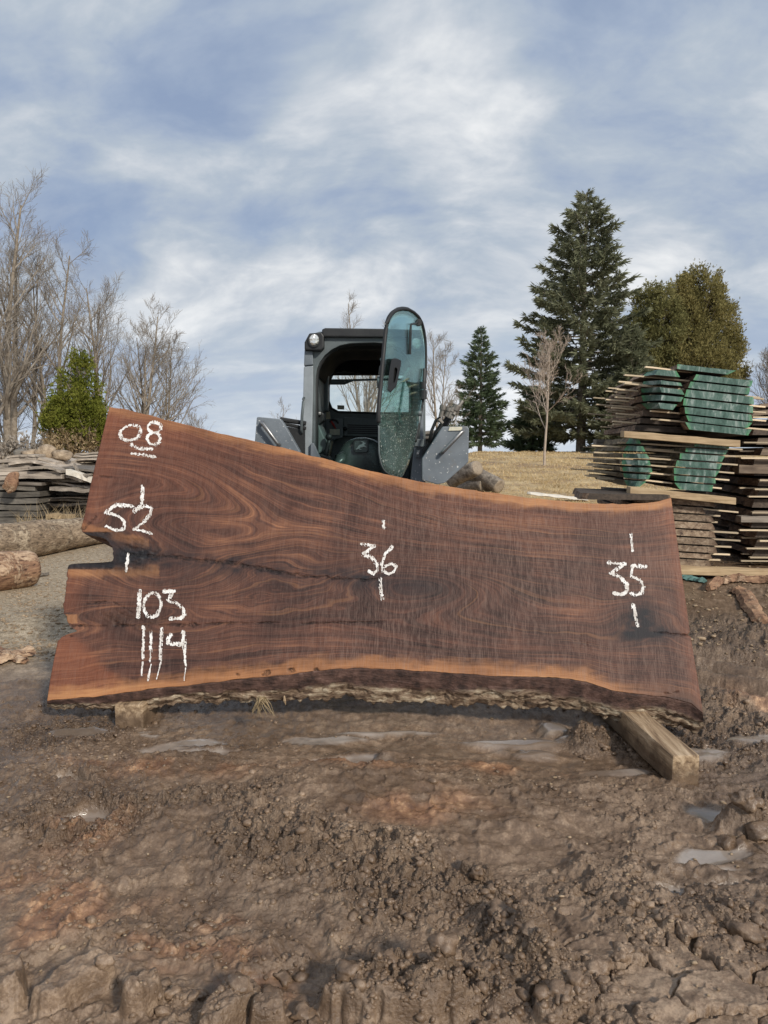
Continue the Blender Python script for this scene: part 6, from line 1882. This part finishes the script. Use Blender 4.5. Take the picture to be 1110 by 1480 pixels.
def foliage_tree(px, py_base, py_top, Y, lobes, label, seed, mat, name, n, leaf=.16, up=1.4, cat='tree', trunk=True):
    """dense upright sprays filling a few pointed lobes given as (px, py, half width px, half height px)"""
    r = np.random.default_rng(seed); k = Y / F_PX
    bx = (px - CX) * k; zb = min(float(at(px, py_base, Y)[2]), gz(bx, Y))
    root = empty(name, (bx, Y, zb), label, cat)
    Vs, Ts, nv = [], [], 0
    tb = TB(6)
    tot = sum(l[2] * l[3] for l in lobes)
    for (lx_, ly_2, hw, hh) in lobes:
        c = at(lx_, ly_2, Y + r.normal(0, hw * k * .25)); N_ = int(n * hw * hh / tot)
        # clumps first, sprays around each clump
        nc_ = max(12, N_ // 60)
        u = r.normal(0, 1, (nc_, 3)); u /= np.linalg.norm(u, axis=1)[:, None]
        rad = r.uniform(.35, 1.0, nc_) ** .45
        zc = u[:, 2] * rad
        taper = np.where(zc > 0, (1 - np.clip(zc, 0, 1) ** 1.4) ** .5 + .05, 1.0) / np.maximum(np.sqrt(np.maximum(1 - (u[:, 2]) ** 2, .05)), .35)
        taper = np.clip(taper, .25, 1.15)
        CC = np.stack([u[:, 0] * rad * hw * k * taper, u[:, 1] * rad * hw * k * taper, zc * hh * k], 1) + c
        for j in range(nc_):
            if j % 3 == 0:
                q0 = np.array([c[0], c[1], max(zb + .2, CC[j, 2] - np.hypot(*(CC[j, :2] - c[:2])) * 1.1 - .1)])
                tb.tube([q0, (q0 + CC[j]) / 2 + [0, 0, -.05], CC[j]], [.03, .02, .008])
        ci = r.integers(0, nc_, N_)
        P = CC[ci] + r.normal(0, 1, (N_, 3)) * np.array([.7, .7, 1.0]) * leaf * 1.25
        out = P - c; out[:, 2] = 0; out /= np.linalg.norm(out, axis=1)[:, None] + 1e-6
        d = out * r.uniform(0, 1.0, N_)[:, None] + np.array([0, 0, up]) * r.uniform(.2, 1, N_)[:, None] + r.normal(0, .45, (N_, 3)); d /= np.linalg.norm(d, axis=1)[:, None]
        l_ = leaf * r.uniform(.5, 1.35, N_)
        for f_ in range(3):
            dk = d + r.normal(0, .32, (N_, 3)); dk /= np.linalg.norm(dk, axis=1)[:, None]
            w3 = np.cross(dk, r.normal(0, 1, (N_, 3))); w3 /= np.linalg.norm(w3, axis=1)[:, None] + 1e-9
            wk = (l_ * r.uniform(.09, .17, N_))[:, None]; mid = P + dk * (l_ * .5)[:, None]
            V = np.stack([P, mid + w3 * wk, P + dk * l_[:, None], mid - w3 * wk], 1).reshape(-1, 3)
            i = nv + np.arange(N_) * 4; Vs.append(V); Ts.append(np.stack([i, i + 1, i + 2, i + 3], 1)); nv += 4 * N_
    tb.tube([(bx, Y, zb - .1), (bx, Y, zb + .9), tuple(at(lobes[0][0], lobes[0][1], Y))], [.12, .10, .03])
    tb.build('trunk', M['treebark'], root)
    link('crown', np_mesh('crown', np.concatenate(Vs), quads=np.concatenate(Ts), mats=[mat], smooth=False), root)
    return root


foliage_tree(1010, 655, 393, 36, [(1008, 480, 42, 88), (1035, 500, 34, 76), (1052, 540, 24, 60), (985, 490, 32, 82), (1000, 560, 60, 80), (1048, 575, 26, 60), (1020, 440, 26, 46), (992, 432, 18, 42)], 'broad olive brown cedar with a ragged top behind the right-hand stack', 5, M['cedar'], 'cedar_tree', 60000, .135)
foliage_tree(938, 655, 404, 35, [(938, 480, 26, 78), (956, 505, 32, 92), (922, 530, 28, 80), (945, 570, 46, 80)], 'narrow olive cedar left of the broad one', 6, M['cedar2'], 'cedar_tree', 34000, .135)
foliage_tree(110, 652, 516, 17.5, [(110, 585, 30, 62), (115, 545, 14, 34), (96, 600, 28, 36), (126, 592, 26, 44), (84, 606, 20, 26), (136, 612, 18, 28), (108, 612, 40, 26)], 'yellow green young conifer with a pointed top behind the left-hand pile', 7, M['bush'], 'young_conifer', 11500, .085, 1.0)
foliage_tree(40, 662, 640, 24, [(30, 655, 60, 10)], 'low brown brush along the foot of the far left trees', 8, M['twig'], 'low_brush', 1800, .16, 1.4, 'shrub')
foliage_tree(112, 662, 618, 17.6, [(105, 640, 36, 17), (135, 642, 20, 15)], 'dead brown lower twigs under the young conifer', 9, M['straw'], 'dead_brush', 2200, .09, 1.4, 'shrub')
